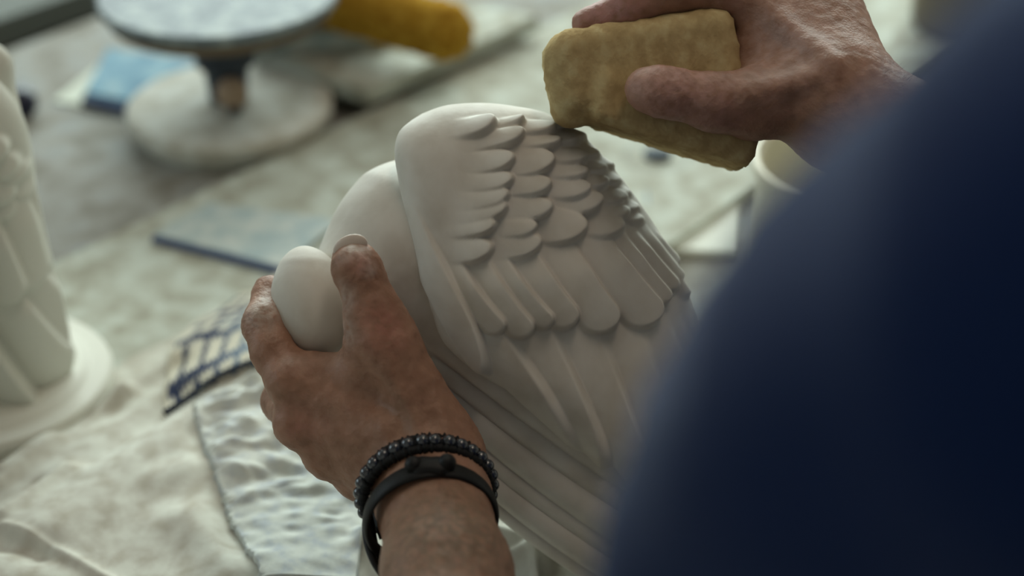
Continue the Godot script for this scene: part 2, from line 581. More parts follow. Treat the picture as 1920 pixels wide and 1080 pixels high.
func table():
	var t := thing("work_table", "long clay-dusted grey wooden work table under all the tools and figurines", "table", tn(0.9, -0.9))
	var b := -t.position
	var top := part("table_top", slab(-0.35, 2.3, -1.326, -0.39, TOP - 0.045, 0.045), M.table_wood, t)
	top.position = b
	for q in [[-0.25, -1.25], [2.2, -1.25], [-0.25, -0.47], [2.2, -0.47]]:
		part("leg", slab(q[0] - 0.035, q[0] + 0.035, q[1] - 0.035, q[1] + 0.035, 0, TOP - 0.045), M.table_wood, t).position = b
	part("apron", slab(-0.22, 2.17, -2.04, -1.21, TOP - 0.14, 0.095), M.table_wood, t).position = b
	part("apron", slab(-0.22, 2.17, -0.50, -0.47, TOP - 0.14, 0.095), M.table_wood, t).position = b
	var s := thing("side_bench", "dim grey bench behind a black gap beyond the far edge of the work table", "bench", tn(0.9, -1.65))
	part("bench_top", slab(-0.35, 1.5, -1.95, -1.395, TOP - 0.03, 0.03), mat("bench_grey", Color(0.36, 0.38, 0.36), 0.7), s).position = -s.position
	for q in [[-0.25, -1.87], [1.4, -1.87], [-0.25, -1.46], [1.4, -1.46]]:
		part("leg", slab(q[0] - 0.03, q[0] + 0.03, q[1] - 0.03, q[1] + 0.03, 0, TOP - 0.03), M.bench_grey, s).position = -s.position
	var w := part("ware_board", slab(0.05, 1.9, -0.942, -0.60, TOP, 0.012, 0.002), M.board_wood)
	tag(w, "long pale wooden ware board lying along the table, under the blue-edged slab", "board")
	w = part("ware_board", prism(PackedVector3Array([Vector3(-0.1268, 0.77, -1.3154), Vector3(0.026, 0.77, -1.4841), Vector3(-0.064, 0.77, -1.5313), Vector3(-0.244, 0.77, -1.3976)]), 0.014, 0.002), M.board_wood)
	for q in [[Vector3(-0.1569, 0.75, -1.364), Vector3(-0.1441, 0.75, -1.3754)], [Vector3(-0.016, 0.75, -1.5218), Vector3(-0.0011, 0.75, -1.5353)]]:
		part("batten", prism(PackedVector3Array([q[0], q[1], q[1] + Vector3(-0.09, 0, -0.02), q[0] + Vector3(-0.09, 0, -0.02)]), 0.02, 0.001), M.board_wood, w)
	tag(w, "short pale board with a dark gap below its corner, between turntable foot and yellow sponge", "board")


func banding_wheel():
	var o := thing("banding_wheel", "clay-splashed sculptor's turntable with round plaster foot and grey-blue metal head", "turntable", Vector3(-0.2494, 0.75, -1.3091))
	part("foot", lathe(PackedVector2Array([Vector2(0, 0), Vector2(0.080, 0), Vector2(0.082, 0.012), Vector2(0.0905, 0.015), Vector2(0.0905, 0.023), Vector2(0.086, 0.026), Vector2(0.03, 0.030), Vector2(0, 0.031)]), 96), M.wheel_plaster, o)
	part("column", lathe(PackedVector2Array([Vector2(0.0165, 0.026), Vector2(0.0195, 0.060), Vector2(0.026, 0.064), Vector2(0.026, 0.108), Vector2(0.012, 0.12), Vector2(0, 0.12)]), 48), M.wheel_dark, o)
	part("bat", lathe(PackedVector2Array([Vector2(0, 0.108), Vector2(0.088, 0.108), Vector2(0.094, 0.110), Vector2(0.094, 0.120), Vector2(0, 0.121)]), 96), M.rust_wood, o)
	part("turntable_head", lathe(PackedVector2Array([Vector2(0, 0.121), Vector2(0.100, 0.121), Vector2(0.102, 0.123), Vector2(0.102, 0.128), Vector2(0.100, 0.130), Vector2(0.06, 0.1305), Vector2(0, 0.131)]), 96), M.wheel_metal, o)
	var k := part("clamp_knob", ball(0.0135, 32), M.pink_clay, o)
	k.position = Vector3(0.008, 0.046, 0.026)
	k.scale = Vector3(1, 1.1, 0.8)
	k = part("clamp_screw", ball(0.006, 20), M.wheel_dark, o)
	k.position = Vector3(0.010, 0.032, 0.030)


func bench_things():
	var o: MeshInstance3D
	o = part("paper_sheet", prism(PackedVector3Array([Vector3(-0.421, 0.75, -1.3617), Vector3(-0.35, 0.75, -1.3372), Vector3(-0.3216, 0.75, -1.4371), Vector3(-0.3906, 0.75, -1.4619)]), 0.002, 0.0005), M.white_paper)
	tag(o, "sheet of off-white paper under the blue pad, left of the turntable foot", "paper")
	var p := thing("blue_pad", "faded light-blue pad on a white sheet, left of the turntable", "pad", Vector3(-0.3498, 0.75, -1.3986))
	part("pad_top", prism(PackedVector3Array([Vector3(-0.3919, 0.752, -1.3643) - p.position, Vector3(-0.3309, 0.752, -1.3397) - p.position, Vector3(-0.2992, 0.752, -1.4326) - p.position, Vector3(-0.3922, 0.752, -1.4663) - p.position]), 0.007, 0.001), M.blue_paper, p)
	part("edge_binding", tube([Vector3(-0.3907, 0.754, -1.3556) - p.position, Vector3(-0.3602, 0.754, -1.3422) - p.position, Vector3(-0.3291, 0.754, -1.3312) - p.position], [0.0045, 0.0045, 0.0045], 1.0, Vector3.ZERO, 8, 10), M.navy_edge, p)
	p = thing("dark_cup", "small glossy navy pot half hidden behind the standing figurine", "pot", Vector3(-0.4412, 0.75, -1.3372))
	part("pot_body", lathe(PackedVector2Array([Vector2(0, 0), Vector2(0.008, 0), Vector2(0.0125, 0.006), Vector2(0.0135, 0.013), Vector2(0.0115, 0.021), Vector2(0.006, 0.025), Vector2(0, 0.026)]), 32), M.navy_dark, p)
	p = thing("tile_slab", "thin pale slab with navy near edge lying on the ware board", "slab", Vector3(-0.2104, 0.762, -1.0911))
	part("slab_face", prism(PackedVector3Array([Vector3(-0.277, 0.762, -1.0944) - p.position, Vector3(-0.1719, 0.762, -1.0452) - p.position, Vector3(-0.1342, 0.762, -1.116) - p.position, Vector3(-0.2413, 0.762, -1.1435) - p.position]), 0.004, 0.0008), M.slate_blue, p)
	part("slab_edge", tube([Vector3(-0.2765, 0.764, -1.0885) - p.position, Vector3(-0.2225, 0.764, -1.0636) - p.position, Vector3(-0.1707, 0.764, -1.0396) - p.position], [0.003, 0.003, 0.003], 1.0, Vector3.ZERO, 8, 10), M.navy_edge, p)
	p = thing("plaster_batt", "grey-blue streaked plaster block with a dark shadow below, under the yellow sponge", "block", Vector3(-0.1787, 0.784, -1.4072))
	part("block_body", prism(PackedVector3Array([Vector3(-0.2392, 0.784, -1.3855) - p.position, Vector3(-0.1121, 0.784, -1.4146) - p.position, Vector3(-0.1041, 0.784, -1.4946) - p.position, Vector3(-0.207, 0.784, -1.4838) - p.position]), 0.018, 0.003), M.slate_blue, p)
	o = part("dark_block", prism(PackedVector3Array([Vector3(-0.2127, 0.802, -1.4125), Vector3(-0.1738, 0.802, -1.42), Vector3(-0.1701, 0.802, -1.4601), Vector3(-0.2057, 0.802, -1.4601)]), 0.022, 0.004), M.near_black)  # plain near-black block behind the turntable head
	tag(o, "small dark block between turntable head and yellow sponge", "weight")
	# the yellow sponge, log shaped
	var a: Vector3 = Vector3(-0.2064, 0.829, -1.4394)
	var b: Vector3 = Vector3(-0.0593, 0.829, -1.3416)
	var F := field(Vector3(minf(a.x, b.x), a.y, minf(a.z, b.z)) - Vector3.ONE * 0.04, Vector3(maxf(a.x, b.x), a.y, maxf(a.z, b.z)) + Vector3.ONE * 0.04, 0.003)
	cap(F, a, b, 0.027, 0.0265, 0.004)
	var na := noise(60.0, 3)
	o = part("yellow_sponge", rough(nets(F, null, false), na, 0.0035), M.yellow_sponge)
	tag(o, "bright yellow log-shaped sponge lying on the grey-blue block", "sponge")
	o = part("white_dish", lathe(PackedVector2Array([Vector2(0, 0), Vector2(0.022, 0), Vector2(0.036, 0.010), Vector2(0.0345, 0.0105), Vector2(0.021, 0.003), Vector2(0, 0.003)]), 48), M.plaster)
	o.position = Vector3(-0.0578, 0.75, -1.4927)
	tag(o, "small pale dish showing beside the rounded end of the yellow sponge", "dish")
	# plaster slab with a little lidded dish and a blue tool lying on it
	o = part("plaster_slab", prism(PackedVector3Array([Vector3(0.0567, 0.75, -1.0984), Vector3(0.1757, 0.75, -1.0798), Vector3(0.1937, 0.75, -1.2359), Vector3(0.0693, 0.75, -1.2626)]), 0.006, 0.002), M.plaster)
	tag(o, "flat white plaster slab behind the bird's wing, below the tan sponge", "slab")
	p = thing("ink_dish", "shallow grey dish with a dark blue-green centre on the white plaster slab", "dish", Vector3(0.1231, 0.756, -1.2322))
	part("dish_bowl", lathe(PackedVector2Array([Vector2(0, 0), Vector2(0.018, 0), Vector2(0.028, 0.006), Vector2(0.0265, 0.0065), Vector2(0.017, 0.002), Vector2(0, 0.002)]), 40), mat("dish_grey", Color(0.58, 0.60, 0.58), 0.7), p)
	part("dark_lump", lathe(PackedVector2Array([Vector2(0, 0.001), Vector2(0.0125, 0.001), Vector2(0.012, 0.009), Vector2(0.006, 0.011), Vector2(0, 0.012)]), 32), mat("slate_dark", Color(0.13, 0.19, 0.24), 0.6), p)
	o = part("blue_stick", tube([Vector3(0.1104, 0.759, -1.1876), Vector3(0.1095, 0.759, -1.156), Vector3(0.1088, 0.759, -1.1229)], [0.002, 0.0032, 0.003, 0.0012], 1.0, Vector3.ZERO, 30, 12), mat("stick_blue", Color(0.30, 0.40, 0.46), 0.5))
	tag(o, "short slate-blue modelling stick on the white plaster slab, nearest the wing feathers", "tool")
	# tub
	o = part("tub", lathe(PackedVector2Array([Vector2(0, 0), Vector2(0.064, 0), Vector2(0.066, 0.004), Vector2(0.069, 0.112), Vector2(0.0735, 0.114), Vector2(0.0735, 0.122), Vector2(0.070, 0.123), Vector2(0.0665, 0.118), Vector2(0.063, 0.006), Vector2(0, 0.005)]), 80), M.tub_plastic)
	o.position = Vector3(0.2419, 0.75, -1.0142)
	tag(o, "open cream plastic tub with a rolled rim, below the hand with the tan sponge", "tub")
	o = part("stoneware_jar", lathe(PackedVector2Array([Vector2(0, 0), Vector2(0.04, 0), Vector2(0.05, 0.02), Vector2(0.052, 0.09), Vector2(0.04, 0.11), Vector2(0.041, 0.12), Vector2(0.034, 0.12), Vector2(0.034, 0.02), Vector2(0, 0.02)]), 64), M.jar_beige)
	o.position = Vector3(0.4454, 0.75, -1.5085)
	tag(o, "blurred brown-beige jar at the far end of the table, above the shirt shoulder", "jar")


func rough(r: Array, n: FastNoiseLite, amount: float) -> ArrayMesh:
	var v: PackedVector3Array = r[0]
	for i in v.size():
		v[i] += r[1][i] * n.get_noise_3dv(v[i]) * amount
	return commit(v, r[1], r[2])


# ---------------------------------------------------------------- the clay figurines

func relief(x0: float, y0: float, x1: float, y1: float, step: float) -> Dictionary:
	var nx := int((x1 - x0) / step) + 2
	var ny := int((y1 - y0) / step) + 2
	var h := PackedFloat32Array()
	h.resize(nx * ny)
	var o := PackedInt32Array()
	o.resize(nx * ny)
	return {"x0": x0, "y0": y0, "s": step, "nx": nx, "ny": ny, "h": h, "o": o}


func stamp(R: Dictionary, id: int, f: Array, rise: float, tilt: float, crown: float, tip: float, soft: float, fade := 0.6, curve := 0.0):
	# one carved feather from root (f0, f1) to tip (f2, f3), f4 wide: it rises towards its tip and overlaps what lies beyond
	var root := Vector2(f[0], f[1])
	var end := Vector2(f[2], f[3])
	var hw: float = f[4] * 0.5
	var ax := end - root
	var l := ax.length()
	ax /= l
	var ay := Vector2(-ax.y, ax.x)
	var s: float = R.s
	var nx: int = R.nx
	var h: PackedFloat32Array = R.h
	var own: PackedInt32Array = R.o
	var pad := hw + absf(curve) + 4.0
	var i0 := clampi(int((minf(root.x, end.x) - pad - R.x0) / s), 0, nx)
	var i1 := clampi(int((maxf(root.x, end.x) + pad - R.x0) / s) + 1, 0, nx)
	var j0 := clampi(int((minf(root.y, end.y) - pad - R.y0) / s), 0, R.ny)
	var j1 := clampi(int((maxf(root.y, end.y) + pad - R.y0) / s) + 1, 0, R.ny)
	var cl := minf(tip * f[4], l * 0.9)
	for j in range(j0, j1):
		for i in range(i0, i1):
			var p := Vector2(R.x0 + i * s, R.y0 + j * s) - root
			var a := p.dot(ax)
			if a < 0.0 or a > l: continue
			var t := a / l
			var b := p.dot(ay) - curve * t * (1.0 - t) * 4.0
			var q := absf(b) / hw
			var d: float
			var ta := (a - (l - cl)) / cl
			if ta > 0.0:
				d = (1.0 - sqrt(ta * ta + q * q)) * minf(hw, cl)
			else:
				d = (1.0 - q) * hw
			if d <= 0.0: continue
			var e := minf(d / soft, 1.0)
			e = e * e * (3.0 - 2.0 * e)
			var root_in := minf(t / fade, 1.0)
			root_in = root_in * root_in * (3.0 - 2.0 * root_in)
			var val := (rise * (0.2 + 0.8 * t) + tilt * (b / hw) + crown * (1.0 - q * q)) * root_in * e
			var k := j * nx + i
			if val > h[k]:
				h[k] = val
				own[k] = id


func soften(R: Dictionary, passes: int):
	var nx: int = R.nx
	for k in passes:
		var h: PackedFloat32Array = R.h
		var g := h.duplicate()
		for j in range(1, R.ny - 1):
			for i in range(1, nx - 1):
				var a := j * nx + i
				g[a] = h[a] * 0.4 + (h[a - 1] + h[a + 1] + h[a - nx] + h[a + nx]) * 0.15
		R.h = g


func wing(parent: Node3D, rows: Array, k: float, R: Dictionary, thick: float, material: Material, nu: int, nv: int):
	# a domed shell between two outlines; rows hold left x, y, right x, y, left z, right z, height; the carved relief lies along its normals
	var A := []
	var B := []
	var H := []
	for r in rows:
		A.append(Vector3(r[0], r[1], r[4]))
		B.append(Vector3(r[2], r[3], r[5]))
		H.append(float(r[6]))
	var v := PackedVector3Array()
	var back := PackedVector3Array()
	for j in nv:
		var t := float(j) / (nv - 1)
		t = 0.5 * t + 0.5 * t * t if t < 0.5 else t - 0.125 * (1.0 - (t - 0.5) * 2.0) 
		var a: Vector3 = spline(A, t)
		var b: Vector3 = spline(B, t)
		var hh: float = maxf(spline(H, t), 0.0)
		for i in nu:
			var s := float(i) / (nu - 1)
			var u := 0.5 - 0.5 * cos(PI * s)
			u = lerpf(u, s, 0.35)
			var p := a.lerp(b, u)
			var dome := sqrt(maxf(1.0 - pow(absf(2.0 * u - 1.0), 2.6), 0.0))
			v.append(Vector3(p.x, -p.y, p.z + hh * dome))
			back.append(Vector3(p.x, -p.y, p.z - thick * dome * minf(hh / 40.0, 1.0)))
	var n := grid_normals(v, nu, nv)
	var face := 0.0
	for q in n: face += q.z
	face = signf(face)
	var own := PackedInt32Array()
	own.resize(nu * nv)
	var h: PackedFloat32Array = R.h
	var ids: PackedInt32Array = R.o
	for g in v.size():
		var nn := n[g] * face
		var fx: float = (v[g].x - R.x0) / R.s
		var fy: float = (-v[g].y - R.y0) / R.s
		if fx < 0 or fy < 0 or fx >= R.nx - 2 or fy >= R.ny - 2: continue
		var x := int(fx)
		var y := int(fy)
		var at: int = y * R.nx + x
		fx -= x
		fy -= y
		own[g] = ids[(y + roundi(fy)) * R.nx + x + roundi(fx)]
		var d := lerpf(lerpf(h[at], h[at + 1], fx), lerpf(h[at + R.nx], h[at + R.nx + 1], fx), fy)
		var i := g % nu
		d *= minf(minf(i, nu - 1 - i) / 4.0, 1.0) * lerpf(1.0, 0.4, smoothstep(0.72, 0.97, float(i) / nu))
		v[g] += nn * d
	for g in v.size():
		v[g] *= k
		back[g] *= k
	n = grid_normals(v, nu, nv)
	var bn := grid_normals(back, nu, nv)
	for g in n.size():
		n[g] *= face
		bn[g] *= -face
	# the quads of every feather make a mesh of their own; the bare rest and the back are the wing itself
	var packs := {}
	for j in nv - 1:
		for i in nu - 1:
			var a := j * nu + i
			var id := own[a]
			if not packs.has(id): packs[id] = PackedInt32Array()
			packs[id].append_array([a, a + 1, a + nu, a + 1, a + nu + 1, a + nu])
	var rest: PackedInt32Array = packs.get(0, PackedInt32Array())
	packs.erase(0)
	var all := v.duplicate()
	all.append_array(back)
	var alln := n.duplicate()
	alln.append_array(bn)
	for q in grid_idx(nu, nv): rest.append(q + nu * nv)
	var root := part("wing", compact(all, alln, rest), material, parent)
	var keys := packs.keys()
	keys.sort()
	for id in keys:
		if packs[id].size() < 60: continue
		part("feather", compact(v, n, packs[id]), material, root)
	return root


func compact(v: PackedVector3Array, n: PackedVector3Array, idx: PackedInt32Array) -> ArrayMesh:
	var to := {}
	var vv := PackedVector3Array()
	var nn := PackedVector3Array()
	var ii := PackedInt32Array()
	ii.resize(idx.size())
	for q in idx.size():
		var a := idx[q]
		var b = to.get(a)
		if b == null:
			b = vv.size()
			to[a] = b
			vv.append(v[a])
			nn.append(n[a])
		ii[q] = b
	return commit(vv, nn, ii)


func held_figurine():
	var o := thing("bird_figurine", "unglazed clay bird held tilted by the smooth head, wing feathers towards us", "figurine", Vector3(0, 0.9496, -0.7208))
	o.rotation_degrees.x = -32
	var F := field(pl(560, 1250, -330), pl(1600, 260, 160), 0.0028)
	var spine := [[640, 575, 0, 78], [700, 530, -40, 120], [778, 472, -72, 174], [930, 690, -112, 150], [1180, 920, -125, 110], [1460, 1140, -120, 55]]
	for i in spine.size() - 1:
		var a: Array = spine[i]
		var b: Array = spine[i + 1]
		cap(F, pl(a[0], a[1], a[2]), pl(b[0], b[1], b[2]), a[3] * PX, b[3] * PX, 0.008)
	part("torso", nets(F), M.clay, o)
	# smooth egg-shaped head
	var hd := part("head", egg(), M.clay, o)
	var up := Vector3(-44, 200, -30).normalized()
	var side := Vector3(200, 40, 0).normalized()
	side = (side - up * side.dot(up)).normalized()
	hd.transform = Transform3D(Basis(side * 75 * PX, up * 108 * PX, side.cross(up) * 78 * PX), pl(592, 568, 62))
	# long tail feathers, one below the other
	var tails := [
		[[805, 632, 30], [1000, 770, 22], [1210, 915, 0], [1490, 1105, -50], 36], [[805, 676, 26], [1000, 822, 16], [1200, 960, -4], [1470, 1135, -55], 30], [[812, 722, 20], [990, 868, 8], [1190, 1005, -10], [1440, 1160, -60], 36],
		[[815, 770, 12], [980, 908, 0], [1170, 1040, -18], [1400, 1180, -66], 26], [[815, 805, 4], [960, 935, -8], [1140, 1060, -26], [1360, 1195, -72], 30], [[815, 835, -6], [945, 958, -18], [1100, 1070, -36], [1310, 1205, -78], 22]]
	for q in tails:
		var p := []
		for i in 4: p.append(pl(q[i][0], q[i][1], q[i][2]))
		var w: float = q[4] * PX
		part("tail_feather", tube(p, [w * 0.6, w * 0.88, w, w * 0.5], 1.05, Vector3(-0.58, -0.815, 0.25), 70, 24), M.clay, o)
	# the near wing
	var R := relief(720, 170, 1480, 1080, 2.0)
	var id := 1
	stamp(R, id, [744, 372, 922, 704, 60], 30, -8, 2, 2.6, 7, 0.7)
	for f in [[842, 252, 938, 238, 38], [885, 276, 987, 256, 36], [872, 318, 970, 302, 40], [858, 352, 968, 340, 38], [845, 388, 960, 366, 40], [840, 415, 957, 388, 38], [842, 436, 938, 420, 36], [840, 474, 932, 462, 46],
		[925, 240, 988, 231, 24], [955, 240, 1046, 246, 32], [962, 270, 1054, 272, 28], [950, 308, 1042, 306, 52], [945, 350, 1036, 350, 42], [940, 398, 1038, 388, 44], [928, 433, 1010, 424, 36], [920, 470, 1018, 450, 46],
		[1000, 222, 1062, 234, 26], [1028, 252, 1092, 264, 30], [1025, 292, 1104, 296, 34], [1025, 322, 1104, 326, 32], [1022, 354, 1108, 356, 42], [1030, 386, 1130, 374, 46], [1000, 420, 1102, 426, 64],
		[1060, 238, 1108, 256, 24], [1078, 276, 1130, 289, 30], [1090, 306, 1144, 318, 30], [1088, 336, 1144, 342, 32], [1112, 362, 1182, 370, 36], [1112, 394, 1184, 398, 34], [1090, 416, 1172, 426, 48],
		[1118, 288, 1162, 312, 26], [1130, 322, 1172, 342, 28], [1148, 346, 1190, 364, 26], [1165, 376, 1206, 392, 28], [1172, 398, 1212, 414, 28]]:
		id += 1
		stamp(R, id, [f[0] - 6, f[1] - 2, f[2], f[3], f[4] * 1.25], 22, 10, 6, 0.95, 9, 0.9, 5.0)
	for f in [[845, 488, 945, 622, 48], [888, 482, 992, 630, 54], [925, 478, 1030, 614, 46], [972, 470, 1070, 614, 62], [1032, 452, 1140, 622, 74], [1095, 442, 1222, 612, 74],
		[1140, 425, 1246, 575, 44], [1165, 420, 1266, 550, 40], [1192, 412, 1281, 532, 36], [1212, 416, 1280, 500, 30], [1246, 466, 1294, 562, 28]]:
		id += 1
		stamp(R, id, [f[0], f[1], f[2], f[3], f[4] * 1.15], 23, -15, 5, 0.5, 12, 0.45, 8.0)
	for f in [[890, 600, 1045, 792, 82], [975, 585, 1112, 852, 92], [1065, 585, 1192, 905, 96], [1145, 575, 1268, 925, 92], [1208, 565, 1340, 905, 76], [1240, 556, 1375, 870, 56], [1262, 545, 1400, 830, 44], [1280, 540, 1420, 800, 38]]:
		id += 1
		stamp(R, id, [f[0], f[1], f[2] + (f[2] - f[0]) * 0.8, f[3] + (f[3] - f[1]) * 0.8, f[4] * 1.1], 23, -21, 4, 0.7, 18, 0.4, 8.0)
	var rows := [[772, 228, 792, 214, 20, 10, 0], [750, 254, 840, 198, 38, 0, 42], [744, 292, 905, 193, 54, -8, 72], [751, 340, 965, 198, 62, -18, 92], [762, 395, 1025, 210, 66, -30, 102], [776, 455, 1090, 247, 68, -40, 106],
		[794, 515, 1150, 308, 70, -50, 106], [812, 580, 1200, 372, 70, -55, 100], [832, 635, 1245, 440, 68, -55, 95], [868, 674, 1282, 510, 64, -55, 88], [908, 704, 1312, 590, 58, -55, 80], [965, 736, 1350, 690, 50, -52, 72],
		[1040, 780, 1390, 800, 40, -48, 60], [1140, 850, 1420, 900, 30, -44, 50], [1260, 945, 1440, 990, 12, -35, 38], [1395, 1040, 1450, 1062, -14, -20, 12]]
	var shift := []
	for r in rows: shift.append([r[0] - 960, r[1] - 540, r[2] - 960, r[3] - 540, r[4], r[5], r[6]])
	R.x0 -= 960
	R.y0 -= 540
	soften(R, 2)
	wing(o, shift, PX, R, 30.0, M.clay, 300, 380)


func pl(x: float, y: float, z: float) -> Vector3:
	return Vector3(x - 960, 540 - y, z) * PX


func egg() -> ArrayMesh:
	# unit egg along y, a little flattened towards its crown, with a soft ridge across it
	var v := PackedVector3Array()
	var nu := 65
	var nv := 49
	for j in nv:
		var b := PI * j / (nv - 1)
		for i in nu:
			var a := TAU * i / (nu - 1)
			var y := cos(b)
			var r := sin(b) * (1.0 - 0.10 * y)
			var p := Vector3(cos(a) * r, y, sin(a) * r)
			p += p.normalized() * 0.018 * exp(-pow((p.y - 0.70 + p.x * 0.15) / 0.07, 2.0)) * maxf(p.z, 0.0)
			v.append(p)
	var n := grid_normals(v, nu, nv, true)
	for g in n.size():
		if n[g].dot(v[g]) < 0.0: n[g] = -n[g]
		if v[g].y > 0.998: n[g] = Vector3.UP
		if v[g].y < -0.998: n[g] = Vector3.DOWN
	return commit(v, n, grid_idx(nu, nv))


func standing_figurine():
	var plate := part("base_plate", lathe(PackedVector2Array([Vector2(0, 0), Vector2(0.074, 0), Vector2(0.080, 0.004), Vector2(0.0815, 0.013), Vector2(0.079, 0.017), Vector2(0.068, 0.0175), Vector2(0.063, 0.0215), Vector2(0.060, 0.022), Vector2(0, 0.0225)]), 96), M.clay_pale)
	plate.position = Vector3(-0.347, TOP + 0.012, -0.885)
	tag(plate, "round white stepped plaster plate under the standing bird figurine", "plate")
	var k := 0.00035
	var o := thing("bird_figurine", "matching pale clay bird standing upright on a round white plate", "figurine", Vector3(-0.354, TOP, -0.87))
	var F := field(Vector3(-0.10, 0.03, -0.14), Vector3(0.06, 0.40, 0.04), 0.004)
	var spine := [[-0.02, 0.055, -0.06, 0.036], [-0.025, 0.15, -0.062, 0.058], [-0.03, 0.26, -0.06, 0.056], [-0.03, 0.32, -0.055, 0.034], [-0.03, 0.355, -0.05, 0.03]]
	for i in spine.size() - 1:
		var a: Array = spine[i]
		var b: Array = spine[i + 1]
		cap(F, Vector3(a[0], a[1], a[2]), Vector3(b[0], b[1], b[2]), a[3], b[3], 0.01)
	part("torso", nets(F), M.clay_pale, o)
	# far wing edge behind, then the near wing with its feathers
	var R := relief(-700, -1200, 460, 200, 4.0)
	wing(o, [[-44, -751, -31, -770, -120, -120, 0], [-124, -631, 138, -729, -120, -100, 50], [-150, -506, 155, -651, -120, -90, 70], [-178, -374, 162, -553, -120, -80, 70],
		[-182, -260, 162, -457, -120, -80, 70], [-182, -165, 163, -363, -110, -80, 60], [-161, -66, 166, -248, -110, -80, 50], [-72, 10, 159, -140, -100, -85, 30], [73, 16, 143, -54, -95, -90, 5]], k, R, 20.0, M.clay_pale, 60, 90)
	R = relief(-700, -1200, 460, 200, 2.5)
	var id := 0
	for f in [[96, -612, 156, -582, 60], [107, -574, 166, -545, 60], [122, -556, 174, -523, 50], [91, -533, 153, -498, 60], [136, -528, 171, -475, 44], [95, -502, 148, -465, 60], [62, -574, 120, -543, 60], [38, -491, 104, -449, 60]]:
		id += 1
		stamp(R, id, f, 20, 8, 8, 0.6, 12, 0.8)
	for f in [[180, -584, 181, -395, 46], [160, -554, 163, -324, 62], [129, -533, 135, -305, 78], [78, -512, 103, -296, 84], [20, -491, 47, -279, 90]]:
		id += 1
		stamp(R, id, [f[0], f[1], f[2], f[3], f[4] * 0.9], 36, -34, 8, 0.5, 9, 0.5)
	for f in [[172, -438, 195, -186, 66], [142, -395, 184, -139, 80], [110, -374, 170, -91, 100], [67, -340, 153, -46, 120], [-7, -296, 88, 4, 140], [-93, -250, -19, 39, 150]]:
		id += 1
		stamp(R, id, [f[0], f[1], f[2], f[3], f[4] * 0.9], 40, -48, 6, 0.7, 9, 0.3)
	soften(R, 1)
	wing(o, [[16, -737, 54, -745, -20, -30, 0], [-69, -668, 112, -722, -20, -40, 60], [-102, -597, 152, -670, -20, -50, 85], [-118, -525, 171, -613, -20, -55, 90], [-131, -439, 173, -535, -20, -60, 90],
		[-144, -351, 168, -450, -20, -60, 85], [-161, -249, 168, -351, -15, -60, 80], [-175, -154, 172, -237, -10, -60, 75], [-185, -57, 172, -142, 0, -60, 70], [-183, 32, 151, -57, 0, -55, 60], [-146, 109, 127, 6, 5, -50, 40], [-50, 94, 40, 52, 0, -20, 8]], k, R, 25.0, M.clay_pale, 200, 240)


# ---------------------------------------------------------------- the craftsman

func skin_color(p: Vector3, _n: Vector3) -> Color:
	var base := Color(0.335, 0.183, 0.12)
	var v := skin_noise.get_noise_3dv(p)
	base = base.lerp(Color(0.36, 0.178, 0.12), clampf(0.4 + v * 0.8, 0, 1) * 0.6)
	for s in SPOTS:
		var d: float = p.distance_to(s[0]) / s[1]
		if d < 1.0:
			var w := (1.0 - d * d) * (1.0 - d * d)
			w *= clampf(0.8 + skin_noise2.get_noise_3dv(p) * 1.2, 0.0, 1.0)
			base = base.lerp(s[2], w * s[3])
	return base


var skin_noise := noise(90.0, 3, FastNoiseLite.TYPE_SIMPLEX_SMOOTH, 5)
var skin_noise2 := noise(240.0, 3, FastNoiseLite.TYPE_SIMPLEX_SMOOTH, 6)
# clay dust, reddened or browner places, and forearm shade painted in: where, how wide, colour, how strong
var SPOTS := [
	[Vector3(-0.075, 1.004, -0.6711), 0.012, Color(0.62, 0.56, 0.50), 0.95], [Vector3(-0.0687, 0.9958, -0.666), 0.008, Color(0.55, 0.47, 0.42), 0.7], [Vector3(-0.0817, 0.9813, -0.6605), 0.012, Color(0.5, 0.4, 0.35), 0.6], [Vector3(-0.0784, 0.9655, -0.6565), 0.012, Color(0.5, 0.4, 0.35), 0.6],
	[Vector3(-0.1246, 0.963, -0.6844), 0.018, Color(0.56, 0.48, 0.42), 0.9], [Vector3(-0.1181, 0.9667, -0.6985), 0.016, Color(0.58, 0.5, 0.45), 0.9], [Vector3(-0.1086, 0.9562, -0.6566), 0.016, Color(0.52, 0.42, 0.36), 0.6],
	[Vector3(-0.0605, 0.9759, -0.6453), 0.020, Color(0.48, 0.20, 0.15), 0.7], [Vector3(-0.0723, 0.999, -0.6657), 0.010, Color(0.46, 0.19, 0.14), 0.6], [Vector3(-0.0504, 0.9396, -0.6226), 0.02, Color(0.30, 0.175, 0.11), 0.6], [Vector3(-0.1034, 0.9233, -0.636), 0.02, Color(0.42, 0.2, 0.15), 0.5],
	[Vector3(-0.0283, 0.9214, -0.5523), 0.06, Color(0.18, 0.12, 0.075), 0.95],  # forearm: shade and dark hair tone painted into the skin colour
	[Vector3(0.0805, 1.0602, -0.7251), 0.035, Color(0.56, 0.33, 0.29), 0.8], [Vector3(0.0515, 1.0774, -0.7771), 0.03, Color(0.50, 0.25, 0.24), 0.8], [Vector3(0.128, 1.078, -0.7421), 0.05, Color(0.46, 0.31, 0.27), 0.7], [Vector3(0.1019, 1.0492, -0.7241), 0.02, Color(0.45, 0.24, 0.22), 0.6],
]


func merge_nets(list: Array) -> ArrayMesh:
	var v := PackedVector3Array()
	var n := PackedVector3Array()
	var idx := PackedInt32Array()
	var col := PackedColorArray()
	for r in list:
		var at := v.size()
		v.append_array(r[0])
		n.append_array(r[1])
		col.append_array(r[3])
		for q in r[2]: idx.append(q + at)
	return commit(v, n, idx, null, col)


func chain(F: Dictionary, joints: Array, k := 0.006):
	for i in joints.size() - 1:
		cap(F, joints[i][0], joints[i + 1][0], joints[i][1], joints[i + 1][1], k)


